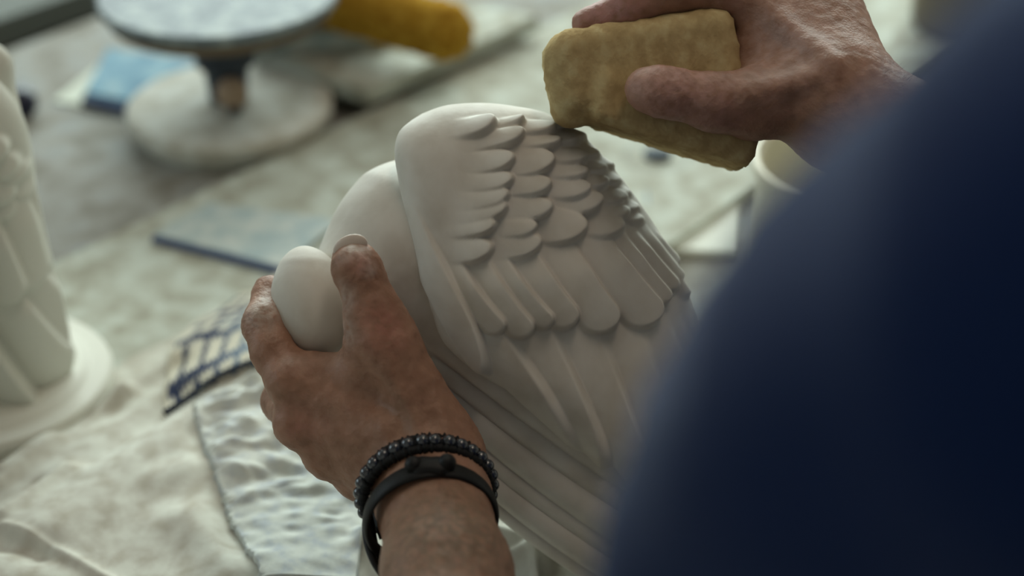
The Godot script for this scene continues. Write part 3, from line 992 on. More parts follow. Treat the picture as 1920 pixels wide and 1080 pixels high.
# creases: where, along which direction they repeat, their spacing, how far they reach, how deep they are
var CREASES := [
	[Vector3(-0.1307, 0.9508, -0.6827), Vector3(-0.1226, 0.9314, -0.6694), 0.0026, 0.012, 0.00045], [Vector3(-0.1159, 0.9489, -0.6697), Vector3(-0.1132, 0.9269, -0.6666), 0.0028, 0.012, 0.0003], [Vector3(-0.1262, 0.9644, -0.6971), Vector3(-0.1288, 0.9507, -0.6886), 0.0026, 0.010, 0.0003],
	[Vector3(-0.071, 0.9926, -0.6616), Vector3(-0.0688, 0.9759, -0.6547), 0.0026, 0.009, 0.0004], [Vector3(-0.108, 0.9445, -0.6552), Vector3(-0.0938, 0.9373, -0.6519), 0.003, 0.012, 0.00025],
	[Vector3(0.0785, 1.0632, -0.7187), Vector3(0.098, 1.0601, -0.7192), 0.0028, 0.010, 0.0004], [Vector3(0.1058, 1.0623, -0.7205), Vector3(0.1238, 1.0601, -0.7192), 0.004, 0.016, 0.0004], [Vector3(0.0798, 1.0922, -0.7687), Vector3(0.0985, 1.0922, -0.7687), 0.0028, 0.010, 0.0004],
]


func crease(r: Array) -> Array:
	var v: PackedVector3Array = r[0]
	var n: PackedVector3Array = r[1]
	for i in v.size():
		var p := v[i]
		var d := skin_noise.get_noise_3dv(p * 1.5) * 0.0005
		for c in CREASES:
			var q: Vector3 = p - c[0]
			var f: float = q.length() / c[3]
			if f < 1.0:
				var ax: Vector3 = (c[1] - c[0]).normalized()
				var w: float = sin(q.dot(ax) / c[2] * TAU + skin_noise.get_noise_3dv(p) * 4.0)
				d += 1.6 * c[4] * (absf(w) - 0.7) * (1.0 - f * f)
		v[i] = p + n[i] * d
	for i in n.size(): n[i] = n[i] * 0.0001
	var idx: PackedInt32Array = r[2]
	for t in range(0, idx.size(), 3):
		var x := (v[idx[t + 2]] - v[idx[t]]).cross(v[idx[t + 1]] - v[idx[t]])
		if x.dot(n[idx[t]]) < 0.0: x = -x
		x *= 1e4
		n[idx[t]] += x
		n[idx[t + 1]] += x
		n[idx[t + 2]] += x
	for i in n.size(): n[i] = n[i].normalized()
	return r


func left_hand() -> Array:
	var F := field(Vector3(-0.009, 0.7735, -0.6957) - Vector3(0.155, 0.06, 0.02), Vector3(-0.0071, 1.0314, -0.621) + Vector3(0.04, 0.06, 0.11), 0.0013)
	var wrist: Vector3 = Vector3(-0.0413, 0.9034, -0.633)
	# back of the hand: one ray for each finger, and the ball of the thumb
	cap(F, wrist, Vector3(-0.1092, 0.931, -0.6644), 0.0235, 0.0125, 0.010)
	cap(F, wrist, Vector3(-0.1042, 0.9118, -0.6548), 0.0235, 0.0125, 0.010)
	cap(F, wrist, Vector3(-0.0913, 0.8968, -0.6501), 0.0235, 0.0118, 0.010)
	cap(F, wrist, Vector3(-0.0771, 0.8846, -0.6449), 0.0235, 0.0108, 0.010)
	cap(F, Vector3(-0.0689, 0.9112, -0.6521), Vector3(-0.0962, 0.9167, -0.6626), 0.020, 0.014, 0.010)
	cap(F, Vector3(-0.0417, 0.9219, -0.6422), Vector3(-0.0617, 0.9573, -0.6596), 0.0175, 0.0150, 0.010)
	cap(F, Vector3(-0.0709, 0.9357, -0.6579), Vector3(-0.0979, 0.9349, -0.6645), 0.0120, 0.0105, 0.010)
	cap(F, Vector3(-0.0704, 0.9528, -0.6616), Vector3(-0.0735, 0.9339, -0.6568), 0.0110, 0.0120, 0.010)
	# thumb
	chain(F, [[Vector3(-0.0617, 0.9573, -0.6596), 0.0150], [Vector3(-0.0672, 0.9693, -0.6648), 0.0128], [Vector3(-0.073, 0.9857, -0.6727), 0.0112]], 0.008)
	chain(F, [[Vector3(-0.073, 0.9857, -0.6727), 0.0112], [Vector3(-0.0756, 0.9901, -0.6754), 0.0113], [Vector3(-0.0783, 0.99, -0.6836), 0.0094]], 0.004)
	# index, bent round the far side of the head
	chain(F, [[Vector3(-0.1092, 0.931, -0.6644), 0.0125], [Vector3(-0.1194, 0.9405, -0.6751), 0.0108], [Vector3(-0.1246, 0.9478, -0.6891), 0.0112], [Vector3(-0.124, 0.951, -0.7123), 0.0093], [Vector3(-0.1207, 0.9484, -0.7366), 0.0085], [Vector3(-0.1099, 0.9408, -0.7578), 0.0078]], 0.004)
	# middle, ring and little finger close behind it
	chain(F, [[Vector3(-0.1042, 0.9118, -0.6548), 0.0122], [Vector3(-0.1189, 0.9014, -0.6872), 0.0105], [Vector3(-0.1192, 0.8971, -0.7234), 0.0098], [Vector3(-0.1053, 0.9004, -0.7443), 0.0082]], 0.005)
	chain(F, [[Vector3(-0.0913, 0.8968, -0.6501), 0.0112], [Vector3(-0.1063, 0.8813, -0.6864), 0.0102], [Vector3(-0.1075, 0.8791, -0.724), 0.0094], [Vector3(-0.0945, 0.8834, -0.7432), 0.0080]], 0.005)
	chain(F, [[Vector3(-0.0771, 0.8846, -0.6449), 0.0102], [Vector3(-0.0895, 0.868, -0.6781), 0.0092], [Vector3(-0.0913, 0.8655, -0.7131), 0.0084], [Vector3(-0.0795, 0.8696, -0.7322), 0.0072]], 0.005)
	# knuckles, tendons and the hollow at the root of the thumb
	cap(F, Vector3(-0.1103, 0.935, -0.6575), Vector3(-0.109, 0.9334, -0.6565), 0.0090, 0.0090, 0.008)
	cap(F, Vector3(-0.1074, 0.916, -0.648), Vector3(-0.1063, 0.9149, -0.6473), 0.0095, 0.0095, 0.008)
	cap(F, Vector3(-0.0932, 0.8993, -0.6434), Vector3(-0.0922, 0.8984, -0.6429), 0.0085, 0.0085, 0.008)
	cap(F, Vector3(-0.0664, 0.9639, -0.6496), Vector3(-0.0419, 0.9285, -0.6228), 0.0030, 0.0036, 0.009)
	cap(F, Vector3(-0.0532, 0.9607, -0.6499), Vector3(-0.0332, 0.9293, -0.628), 0.0030, 0.0034, 0.009)
	cap(F, Vector3(-0.1048, 0.9339, -0.6545), Vector3(-0.0586, 0.9305, -0.6264), 0.0022, 0.0026, 0.009)
	cap(F, Vector3(-0.0998, 0.9161, -0.6457), Vector3(-0.0572, 0.9257, -0.6222), 0.0022, 0.0026, 0.009)
	cap(F, Vector3(-0.0565, 0.9422, -0.6213), Vector3(-0.0523, 0.9336, -0.616), 0.0045, 0.0040, 0.008, true)
	# forearm
	chain(F, [[wrist, 0.0235], [Vector3(-0.0377, 0.9013, -0.6082), 0.0255], [Vector3(-0.0292, 0.9013, -0.5539), 0.0275], [Vector3(-0.0249, 0.8958, -0.5033), 0.031]], 0.012)
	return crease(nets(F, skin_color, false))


func right_hand() -> Array:
	var F := field(Vector3(0.0253, 0.9943, -0.7606) - Vector3(0.01, 0.05, 0.03), Vector3(0.2194, 1.1289, -0.774) + Vector3(0.05, 0.02, 0.11), 0.0016)
	var wrist: Vector3 = Vector3(0.1671, 1.043, -0.738)
	cap(F, wrist, Vector3(0.1268, 1.0789, -0.784), 0.026, 0.0145, 0.012)
	cap(F, wrist, Vector3(0.1374, 1.0861, -0.8061), 0.026, 0.0145, 0.012)
	cap(F, wrist, Vector3(0.1492, 1.0936, -0.825), 0.025, 0.0135, 0.012)
	cap(F, wrist, Vector3(0.1623, 1.0973, -0.8391), 0.024, 0.0125, 0.012)
	cap(F, Vector3(0.1591, 1.0529, -0.7406), Vector3(0.12, 1.049, -0.7335), 0.024, 0.0165, 0.012)
	cap(F, Vector3(0.1254, 1.0616, -0.7731), Vector3(0.1293, 1.0473, -0.7525), 0.0135, 0.016, 0.012)
	# thumb along the sponge
	chain(F, [[Vector3(0.12, 1.049, -0.7335), 0.0165], [Vector3(0.0996, 1.0519, -0.7293), 0.0132], [Vector3(0.0797, 1.0567, -0.7288), 0.0121]], 0.008)
	chain(F, [[Vector3(0.0797, 1.0567, -0.7288), 0.0121], [Vector3(0.0718, 1.0578, -0.7295), 0.0119], [Vector3(0.0661, 1.0572, -0.7327), 0.0108]], 0.004)
	# index and the other fingers over the top
	chain(F, [[Vector3(0.1268, 1.0789, -0.784), 0.0145], [Vector3(0.1027, 1.0892, -0.7821), 0.0112], [Vector3(0.0815, 1.0899, -0.7802), 0.0112], [Vector3(0.06, 1.0818, -0.7775), 0.0098], [Vector3(0.0392, 1.0721, -0.7786), 0.0088]], 0.005)
	chain(F, [[Vector3(0.1374, 1.0861, -0.8061), 0.0140], [Vector3(0.1055, 1.0931, -0.8106), 0.0110], [Vector3(0.0779, 1.0901, -0.811), 0.0105], [Vector3(0.0532, 1.0796, -0.8115), 0.0095], [Vector3(0.0395, 1.069, -0.8119), 0.0085]], 0.005)
	chain(F, [[Vector3(0.1492, 1.0936, -0.825), 0.0130], [Vector3(0.1165, 1.0932, -0.8341), 0.0105], [Vector3(0.0887, 1.0874, -0.8376), 0.0100], [Vector3(0.0632, 1.075, -0.8346), 0.0085]], 0.005)
	chain(F, [[Vector3(0.1623, 1.0973, -0.8391), 0.0120], [Vector3(0.1329, 1.0915, -0.8508), 0.0095], [Vector3(0.1079, 1.0826, -0.8547), 0.0090], [Vector3(0.0878, 1.0691, -0.8498), 0.0078]], 0.005)
	# tendons
	cap(F, Vector3(0.1548, 1.0689, -0.7246), Vector3(0.1138, 1.0597, -0.7213), 0.0030, 0.0030, 0.009)
	cap(F, Vector3(0.1548, 1.0732, -0.7274), Vector3(0.1262, 1.085, -0.7725), 0.0030, 0.0026, 0.009)
	chain(F, [[wrist, 0.026], [Vector3(0.1907, 1.0377, -0.7169), 0.027], [Vector3(0.2252, 1.0312, -0.6834), 0.030]], 0.012)
	return crease(nets(F, skin_color, false))


func person():
	var o := thing("person", "craftsman in a dark navy shirt holding the bird's head and a tan sponge", "person", Vector3(0.30, 0, -0.33))
	var b := -o.position
	var ls := Vector3(0.117, 1.248, -0.223)
	var le := Vector3(0.064, 0.985, -0.35)
	var rs := Vector3(0.405, 1.28, -0.54)
	var re := Vector3(0.405, 1.025, -0.60)
	var F := field(Vector3(-0.12, 0.0, -0.78), Vector3(0.62, 1.72, 0.16), 0.011)
	chain(F, [[Vector3(0.27, 1.20, -0.36), 0.105], [Vector3(0.31, 0.95, -0.28), 0.11]], 0.03)
	cap(F, ls + Vector3(0.03, 0.0, -0.02), rs + Vector3(-0.02, 0, 0.02), 0.055, 0.055, 0.04)
	chain(F, [[ls, 0.048], [le, 0.040], [Vector3(-0.0249, 0.8958, -0.5033), 0.0318]], 0.02)
	chain(F, [[rs, 0.048], [re, 0.040], [Vector3(0.2252, 1.0312, -0.6834), 0.0306]], 0.02)
	var hip := Vector3(0.33, 0.90, -0.22)
	for s in [-1, 1]:
		chain(F, [[hip + TU * s * 0.09, 0.085], [hip + TU * s * 0.11 + Vector3(0, -0.42, 0.0), 0.055], [hip + TU * s * 0.11 + Vector3(0, -0.84, 0.02), 0.036], [hip + TU * s * 0.12 - TN * 0.14 + Vector3(0, -0.875, 0.02), 0.024]], 0.02)
	# neck and head, bent over the work
	var hc := Vector3(0.235, 1.535, -0.445)
	cap(F, Vector3(0.28, 1.30, -0.385), hc + TN * 0.03 - Vector3(0, 0.06, 0), 0.055, 0.050, 0.03)
	cap(F, hc + TN * 0.03, hc - TN * 0.015 + Vector3(0, 0.01, 0), 0.078, 0.078, 0.02)
	cap(F, hc - TN * 0.03 - Vector3(0, 0.05, 0), hc - TN * 0.055 - Vector3(0, 0.085, 0), 0.052, 0.034, 0.02)
	cap(F, hc - TN * 0.085 + Vector3(0, 0.015, 0), hc - TN * 0.108 - Vector3(0, 0.028, 0), 0.010, 0.016, 0.012)
	for s in [-1, 1]:
		cap(F, hc + TU * s * 0.08 + Vector3(0, 0.015, 0), hc + TU * s * 0.082 - Vector3(0, 0.025, 0), 0.014, 0.010, 0.008)
		cap(F, hc - TN * 0.10 + TU * s * 0.032 + Vector3(0, 0.022, 0), hc - TN * 0.10 + TU * s * 0.032 + Vector3(0, 0.022, 0), 0.012, 0.012, 0.012, true)
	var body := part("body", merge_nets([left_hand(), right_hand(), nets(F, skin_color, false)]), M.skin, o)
	body.position = b
	# thumb nails
	var nl := part("thumb_nail", ball(1.0, 20), M.nail, o)
	nl.transform = Transform3D(Basis(Vector3(0.0085, 0.002, 0), Vector3(0, 0.006, -0.0022), Vector3(0, 0.001, 0.0022)), Vector3(-0.078, 0.999, -0.6786) + b)
	# shirt
	var S := field(Vector3(-0.06, 0.78, -0.78), Vector3(0.62, 1.50, 0.12), 0.007)
	chain(S, [[Vector3(0.27, 1.20, -0.36), 0.125], [Vector3(0.31, 0.90, -0.28), 0.135]], 0.05)
	cap(S, ls + Vector3(0.03, 0.01, -0.02), rs + Vector3(-0.02, 0.01, 0.02), 0.068, 0.068, 0.05)
	cap(S, ls, Vector3(0.0964, 1.1999, -0.2582), 0.067, 0.061, 0.03)
	cap(S, Vector3(0.0964, 1.1999, -0.2582), Vector3(0.0786, 1.1379, -0.2784), 0.061, 0.055, 0.03)
	cap(S, Vector3(0.0786, 1.1379, -0.2784), le + Vector3(0.005, 0.03, 0.01), 0.055, 0.050, 0.03)
	cap(S, rs, re, 0.062, 0.054, 0.03)
	cap(S, re, re.lerp(Vector3(0.2252, 1.0312, -0.6834), 0.45), 0.052, 0.044, 0.03)
	part("shirt", rough(nets(S, null, false), noise(14.0, 3), 0.006), M.shirt, o).position = b
	var T := field(Vector3(0.02, 0.06, -0.50), Vector3(0.62, 1.14, 0.10), 0.011)
	cap(T, hip + Vector3(0, 0.06, 0), hip, 0.12, 0.12, 0.03)
	for s in [-1, 1]:
		chain(T, [[hip + TU * s * 0.08, 0.105], [hip + TU * s * 0.11 + Vector3(0, -0.42, 0.0), 0.075], [hip + TU * s * 0.11 + Vector3(0, -0.79, 0.02), 0.06]], 0.02)
	for s in [-1, 1]:
		var G := field(hip + TU * s * 0.11 + Vector3(-0.22, -0.905, -0.22), hip + TU * s * 0.11 + Vector3(0.16, -0.74, 0.16), 0.008)
		var ankle: Vector3 = hip + TU * s * 0.11 + Vector3(0, -0.86, 0.02)
		cap(G, ankle, ankle - TN * 0.15 + Vector3(0, -0.004, 0), 0.042, 0.036, 0.02)
		cap(G, ankle, ankle + Vector3(0, 0.07, 0), 0.044, 0.046, 0.02)
		part("shoe", nets(G), M.black_leather, o).position = b
	part("trousers", nets(T), M.trousers, o).position = b
	var H := field(hc - Vector3.ONE * 0.13, hc + Vector3.ONE * 0.14, 0.006)
	cap(H, hc + TN * 0.035 + Vector3(0, 0.012, 0), hc - TN * 0.005 + Vector3(0, 0.025, 0), 0.085, 0.080, 0.01)
	cap(H, hc - TN * 0.06 - Vector3(0, 0.04, 0), hc - TN * 0.09 - Vector3(0, 0.05, 0), 0.075, 0.085, 0.01, true)
	part("hair", nets(H), M.hair, o).position = b
	var rng := RandomNumberGenerator.new()
	rng.seed = 7
	var st := SurfaceTool.new()
	st.begin(Mesh.PRIMITIVE_TRIANGLES)
	var c0: Vector3 = Vector3(0.1671, 1.043, -0.738)
	var c1: Vector3 = Vector3(0.1907, 1.0377, -0.7169)
	for i in 260:
		var t := rng.randf_range(-0.9, 1.0)
		var a := c0.lerp(c1, t)
		var q := rng.randf_range(0.15, 1.75)
		var d := (Vector3(0, 0.85, -0.53) * cos(q) + Vector3(0, 0.53, 0.85) * sin(q)).normalized()
		var s := a + d * 0.0255
		var e := s + (d * 0.6 + Vector3(rng.randf_range(0.2, 1.0), rng.randf_range(-0.4, 0.4), rng.randf_range(-0.5, 0.3))).normalized() * rng.randf_range(0.006, 0.012)
		var w := (e - s).cross(d).normalized() * 0.00016
		for k in 3:
			var w2 := w.rotated((e - s).normalized(), TAU * k / 3)
			var w3 := w.rotated((e - s).normalized(), TAU * (k + 1) / 3)
			for p in [s + w2, s + w3, e]:
				st.set_normal(w2.normalized())
				st.add_vertex(p)
	var hm := part("arm_hair", st.commit(), M.hair, o)
	hm.position = b
	hm.set_meta("kind", "stuff")


func bracelets():
	var axis: Vector3 = (Vector3(-0.0292, 0.9013, -0.5539) - Vector3(-0.0413, 0.9034, -0.633)).normalized()
	var loop := ring(Vector3(-0.041, 0.902, -0.6133), axis, 0.0305, 0.0292)
	var o := thing("beaded_bracelet", "black braided wrist cord set with shiny dark round beads, nearest the hand", "bracelet", loop[0])
	var c: Vector3 = Vector3(-0.0412, 0.9016, -0.613)
	for s in [-1.0, 1.0]:
		var p := []
		for q in loop: p.append(q - o.position + axis * 0.0040 * s)
		var r := []
		for i in 181: r.append(0.0019 + 0.0007 * absf(sin(i * PI / 2.0 * 1.0)) + 0.0004 * cos(i * 2.1))
		part("braided_cord", tube(p, r, 1.0, Vector3.ZERO, 360, 10, true), M.black_cord, o)
	var p2 := []
	for q in loop: p2.append(q - o.position)
	part("inner_cord", tube(p2, [0.0021, 0.0021], 1.0, Vector3.ZERO, 160, 10, true), M.black_cord, o)
	var bm := ball(0.0034, 24)
	for i in 19:
		var t := fposmod(-0.30 + i * 0.0325, 1.0)
		var q: Vector3 = spline(loop, t)
		var b := part("bead", bm, M.bead, o)
		b.position = q - o.position + (q - c).normalized() * 0.0014
		b.rotation = Vector3(i * 0.7, i * 1.3, 0)
	o = thing("cord_bracelet", "plain black leather band with a tied knot and loose ends, below the beads", "bracelet", Vector3(-0.0385, 0.9274, -0.6009))
	var lp := ring(Vector3(-0.0382, 0.8994, -0.5952), axis, 0.0305, 0.0305)
	var q2 := []
	for q in lp: q2.append(q - o.position)
	part("band", tube(q2, [0.0056, 0.0050, 0.0054, 0.0056, 0.0052, 0.0050, 0.0056], 0.36, axis, 160, 16, true), M.black_leather, o)
	var kp := [Vector3(-0.0474, 0.9285, -0.5963) - o.position, Vector3(-0.0379, 0.9312, -0.5956) - o.position, Vector3(-0.0284, 0.9287, -0.5964) - o.position]
	part("knot", tube(kp, [0.0036, 0.0062, 0.0054, 0.0062, 0.0036], 0.6, axis, 30, 14), M.black_leather, o)
	for q in [Vector3(-0.0453, 0.9314, -0.5957), Vector3(-0.03, 0.9323, -0.5962)]:
		var b := part("knot_lump", ball(0.0044, 20), M.black_leather, o)
		b.position = q - o.position
	for e in [[Vector3(-0.0689, 0.8968, -0.6077), Vector3(-0.0694, 0.8899, -0.5963), Vector3(-0.0654, 0.8832, -0.585), Vector3(-0.057, 0.8753, -0.5754)], [Vector3(-0.0679, 0.8914, -0.6043), Vector3(-0.0649, 0.8835, -0.5923), Vector3(-0.0615, 0.8787, -0.5846), Vector3(-0.0548, 0.873, -0.5787)], [Vector3(-0.0648, 0.8972, -0.6032), Vector3(-0.0627, 0.8934, -0.5961), Vector3(-0.0611, 0.8898, -0.5927)]]:
		var p := []
		for q in e: p.append(q - o.position)
		part("loose_end", tube(p, [0.0019, 0.0019, 0.0017], 1.0, Vector3.ZERO, 40, 10), M.black_leather, o)


func ring(c: Vector3, axis: Vector3, across: float, high: float) -> Array:
	# a closed loop round an arm, from its highest point onwards
	var a := (Vector3.RIGHT - axis * axis.x).normalized()
	var b := axis.cross(a)
	if b.y < 0.0: b = -b
	var p := []
	for i in 25: p.append(c + a * sin(TAU * i / 24) * across + b * cos(TAU * i / 24) * high)
	return p


func rbox(F: Dictionary, c: Vector3, bs: Basis, half: Vector3, r: float, k: float):
	var f: PackedFloat32Array = F.f
	var cell: float = F.c
	var lo: Vector3 = F.lo
	var inv := bs.transposed()
	var at := 0
	for z in F.nz:
		for y in F.ny:
			for x in F.nx:
				var p := inv * (lo + Vector3(x, y, z) * cell - c)
				var q := p.abs() - half + Vector3.ONE * r
				var d := q.max(Vector3.ZERO).length() + minf(maxf(q.x, maxf(q.y, q.z)), 0.0) - r
				var e := maxf(k - absf(f[at] - d), 0.0)
				f[at] = minf(f[at], d) - e * e * 0.25 / k
				at += 1
	F.f = f


func held_sponge():
	var F := field(Vector3(0.0684, 1.0406, -0.7636) - Vector3(0.070, 0.058, 0.055), Vector3(0.0684, 1.0406, -0.7636) + Vector3(0.075, 0.058, 0.05), 0.0024)
	var pitch := Basis(Vector3.RIGHT, deg_to_rad(-32))
	rbox(F, Vector3(0.068, 1.0512, -0.7725), pitch * Basis(Vector3.BACK, deg_to_rad(9)), Vector3(0.0475, 0.0230, 0.026), 0.012, 0.006)
	rbox(F, Vector3(0.0826, 1.0274, -0.7553), pitch * Basis(Vector3.BACK, deg_to_rad(-17)), Vector3(0.042, 0.0125, 0.026), 0.005, 0.006)
	cap(F, Vector3(0.0272, 1.0559, -0.766), Vector3(0.0288, 1.0363, -0.7538), 0.010, 0.008, 0.012)
	# the thumb dents it
	cap(F, Vector3(0.1202, 1.0525, -0.7262), Vector3(0.0601, 1.0589, -0.7302), 0.0150, 0.0132, 0.006, true)
	var o := part("tan_sponge", rough(nets(F, null, false), noise(110.0, 3), 0.0013), M.tan_sponge)
	tag(o, "tan wedge of sponge gripped in the right hand above the figurine's wing", "sponge")


# ---------------------------------------------------------------- the cloths on the table edge

var cloth_noise := noise(7.0, 2, FastNoiseLite.TYPE_SIMPLEX_SMOOTH, 15)
var wrinkle := noise(7.0, 1, FastNoiseLite.TYPE_SIMPLEX_SMOOTH, 25)
var FOLDS := [
	# from, to, half-width, height of the fold
	[Vector3(-0.3103, 0.77, -0.7734), Vector3(-0.2558, 0.76, -0.8744), 0.008, 0.009], [Vector3(-0.313, 0.77, -0.7837), Vector3(-0.2827, 0.76, -0.8453), 0.004, 0.007], [Vector3(-0.291, 0.8, -0.7199), Vector3(-0.2681, 0.79, -0.7714), 0.008, 0.007], [Vector3(-0.2948, 0.8, -0.7342), Vector3(-0.2822, 0.79, -0.7638), 0.006, -0.006],
	[Vector3(-0.2566, 0.77, -0.8756), Vector3(-0.2024, 0.76, -0.9535), 0.014, 0.005], [Vector3(-0.2825, 0.78, -0.8272), Vector3(-0.2257, 0.77, -0.9), 0.010, -0.006], [Vector3(-0.2504, 0.8, -0.7845), Vector3(-0.2144, 0.79, -0.8478), 0.014, -0.007],
	[Vector3(-0.1897, 0.81, -0.7925), Vector3(-0.1389, 0.81, -0.6553), 0.010, -0.004], [Vector3(-0.2856, 0.81, -0.7056), Vector3(-0.2098, 0.81, -0.6553), 0.0035, 0.0035], [Vector3(-0.2814, 0.81, -0.6898), Vector3(-0.2587, 0.81, -0.6809), 0.010, -0.008],
	[Vector3(-0.0821, 0.81, -0.6898), Vector3(-0.0624, 0.81, -0.6553), 0.006, 0.008], [Vector3(-0.0117, 0.81, -0.6898), Vector3(0.0144, 0.81, -0.6744), 0.008, 0.012], [Vector3(-0.0086, 0.81, -0.6722), Vector3(0.0173, 0.81, -0.6701), 0.0035, 0.006], [Vector3(0.0115, 0.81, -0.6722), Vector3(0.0142, 0.81, -0.6553), 0.003, 0.005], [Vector3(-0.0057, 0.81, -0.6637), Vector3(0.0056, 0.81, -0.6511), 0.006, -0.008],
	[Vector3(-0.2037, 0.81, -0.7461), Vector3(-0.1689, 0.81, -0.7612), 0.012, 0.003], [Vector3(-0.1819, 0.81, -0.7079), Vector3(-0.1458, 0.81, -0.6637), 0.014, 0.005],
]


func edge_n(t: float) -> float:
	return -0.776 - 0.092 * clampf(t - 0.424, -0.1, 0.4)


func cloth_y(p: Vector3) -> float:
	var n := p.dot(TN)
	var t := p.dot(TU)
	var e := edge_n(t)
	var y := smoothstep(e, e + 0.125, n) * 0.052 + 0.003 + 0.012 * smoothstep(-0.60, -0.62, n) * (1.0 - smoothstep(e, e + 0.125, n))
	y += cloth_noise.get_noise_2d(t, n) * 0.006 * smoothstep(e, e + 0.07, n)
	y += cloth_noise.get_noise_2d(t * 3.1 + 5, n * 3.1) * 0.0006 * smoothstep(-0.80, -0.76, n)
	for f in FOLDS:
		var a := Vector2(f[0].x, f[0].z)
		var b := Vector2(f[1].x, f[1].z)
		var q := Vector2(p.x, p.z)
		var d: float = q.distance_to(Geometry2D.get_closest_point_to_segment(q, a, b)) / f[2]
		if d < 2.6: y += f[3] * exp(-d * d)
	y = maxf(y, 0.0015)
	if n > -0.41:
		y -= pow((n + 0.41) * 9.0, 2.0) * 0.05
	return y


func cloth_sheet(corners: Array, nu: int, nv: int, lift: float, edge: float, ripple := 0.0) -> ArrayMesh:
	# a bilinear patch (two edge curves of points, left and right) laid on the cloth height
	var v := PackedVector3Array()
	var uv := PackedVector2Array()
	for j in nv:
		var t := float(j) / (nv - 1)
		var a: Vector3 = spline(corners[0], t)
		var b: Vector3 = spline(corners[1], t)
		for i in nu:
			var u := float(i) / (nu - 1)
			var p := a.lerp(b, u)
			p += (b - a).normalized() * (1.0 - u) * ripple * 1.2 * wrinkle.get_noise_1d(t * 14.0)
			if ripple > 0.0:
				p.y = 0
				var w := ripple * smoothstep(0.0, 0.06, u) * (1.1 - t) * (0.5 + absf(cloth_noise.get_noise_2d(p.x * 3.0 + 9.0, p.z * 4.0)) * 2.4)
				p.y = TOP + cloth_y(p) + lift + w * (0.5 + (wrinkle.get_noise_2d(p.x * 3.0, p.z * 9.0 + p.x * 2.0) + 0.5 * wrinkle.get_noise_2d(p.x * 5.0 + p.z * 5.0 + 40.0, p.z * 11.0 - p.x * 6.0)) * 1.6)
			else:
				p.y = TOP + cloth_y(p) + lift
			var m := minf(minf(u, 1 - u) * nu, minf(t, 1 - t) * nv)
			p.y -= edge * maxf(0.0, 1.0 - m / 2.0)
			v.append(p)
			uv.append(Vector2(u, t))
	return grid_mesh(v, nu, nv, Vector3.UP, uv)


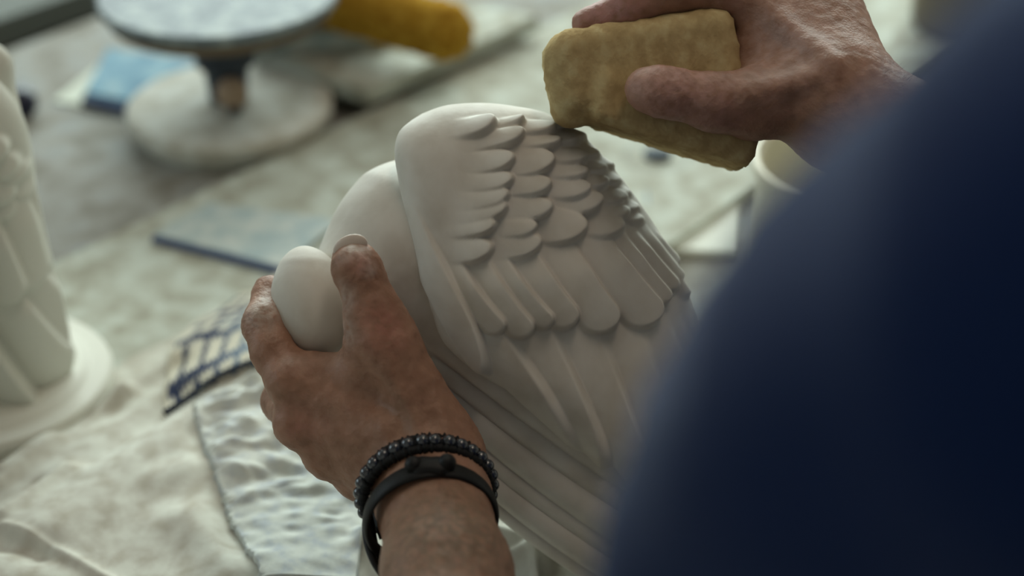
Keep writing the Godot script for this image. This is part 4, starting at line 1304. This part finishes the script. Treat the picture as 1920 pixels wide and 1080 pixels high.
func cloths():
	var v := PackedVector3Array()
	var nu := 400
	var nv := 300
	for j in nv:
		for i in nu:
			var t := lerpf(0.10, 0.70, float(i) / (nu - 1))
			var n := lerpf(edge_n(t), -0.29, pow(float(j) / (nv - 1), 0.9))
			n += 0.004 * sin(t * 31.0) * (1.0 - float(j) / (nv - 1)) + 0.003 * sin(t * 77.0 + 1.0) * (1.0 - float(j) / (nv - 1))
			var p := tn(t, n)
			p.y = TOP + cloth_y(p)
			v.append(p)
	var o := part("linen_cloth", grid_mesh(v, nu, nv, Vector3.UP), M.linen)
	tag(o, "rumpled beige linen cloth draped over the near table edge beneath the left hand", "cloth")
	# washed-out second cloth with its frayed left edge
	var l := [Vector3(-0.1976, 0.8, -0.8181), Vector3(-0.1882, 0.81, -0.7872), Vector3(-0.1782, 0.81, -0.7602), Vector3(-0.1673, 0.81, -0.7339), Vector3(-0.158, 0.81, -0.7079), Vector3(-0.147, 0.81, -0.6844), Vector3(-0.1313, 0.81, -0.6511)]
	var r := [Vector3(-0.0857, 0.79, -0.9088), Vector3(-0.0836, 0.8, -0.8572), Vector3(-0.0811, 0.81, -0.8033), Vector3(-0.0813, 0.81, -0.7612), Vector3(-0.0815, 0.81, -0.7219), Vector3(-0.0821, 0.81, -0.6898), Vector3(-0.0825, 0.81, -0.6511)]
	o = part("washed_cloth", cloth_sheet([l, r], 170, 150, 0.0042, 0.004, 0.0019), M.washed_linen)
	tag(o, "crinkled whitish-blue cloth lying over the beige linen, left of the wrist", "cloth")
	# cross-stitched band
	var s := thing("stitched_cloth", "cream cloth with navy cross-stitch lattice, its corner showing beside the index finger", "cloth", Vector3(-0.1984, 0.78, -0.8919))
	l = [Vector3(-0.1971, 0.754, -1.0058), Vector3(-0.2151, 0.758, -0.9735), Vector3(-0.2336, 0.762, -0.9359), Vector3(-0.2217, 0.79, -0.8317)]
	r = [Vector3(-0.1339, 0.754, -1.0189), Vector3(-0.1273, 0.77, -0.9587), Vector3(-0.1234, 0.78, -0.9237), Vector3(-0.1251, 0.795, -0.8764)]
	var band := part("stitched_band", cloth_sheet([l, r], 80, 80, 0.003, 0.002), lattice(), s)
	band.position = -s.position
	var p := []
	for q in [Vector3(-0.2168, 0.795, -0.8226), Vector3(-0.2047, 0.795, -0.8339), Vector3(-0.1918, 0.795, -0.8478), Vector3(-0.176, 0.795, -0.856), Vector3(-0.1581, 0.795, -0.8631), Vector3(-0.1383, 0.795, -0.8703)]:
		q.y = TOP + cloth_y(q) + 0.0045
		p.append(q - s.position)
	var rr := []
	for i in 100: rr.append(0.0020 + 0.0006 * sin(i * 1.57))
	part("corded_trim", tube(p, rr, 1.0, Vector3.ZERO, 240, 10), mat("navy_cord", Color(0.17, 0.20, 0.27), 0.9), s)


func lattice() -> StandardMaterial3D:
	var im := Image.create(512, 512, false, Image.FORMAT_RGB8)
	im.fill(Color(0.79, 0.77, 0.71))
	var navy := Color(0.12, 0.16, 0.28)
	var pale := Color(0.42, 0.50, 0.58)
	for y in 512:
		for x in 512:
			var u := x / 512.0
			var v := y / 512.0
			var a := absf(fposmod(u * 8.0 + v * 0.8, 1.0) - 0.5)
			var b := absf(fposmod(v * 5.0 + u * 0.5, 1.0) - 0.5)
			var dash := cos(u * TAU * 32.0) * cos(v * TAU * 20.0)
			var dense := u > 0.36 - 0.2 * v and v < 0.62
			var c := im.get_pixel(x, y)
			var ink := navy.lerp(pale, smoothstep(0.2, 0.6, u))
			if v > 0.10 and u > 0.03 and minf(a, b) < 0.13 + 0.08 * dash:
				c = c.lerp(ink, 0.85)
			elif dense and absf(fposmod((u * 8.0 + v * 5.0) * 2.0, 1.0) - 0.5) < 0.2:
				c = c.lerp(pale, 0.7)
			im.set_pixel(x, y, c)
	var m := mat("stitched", Color(1, 1, 1), 0.95, 0.15)
	m.albedo_texture = ImageTexture.create_from_image(im)
	return m
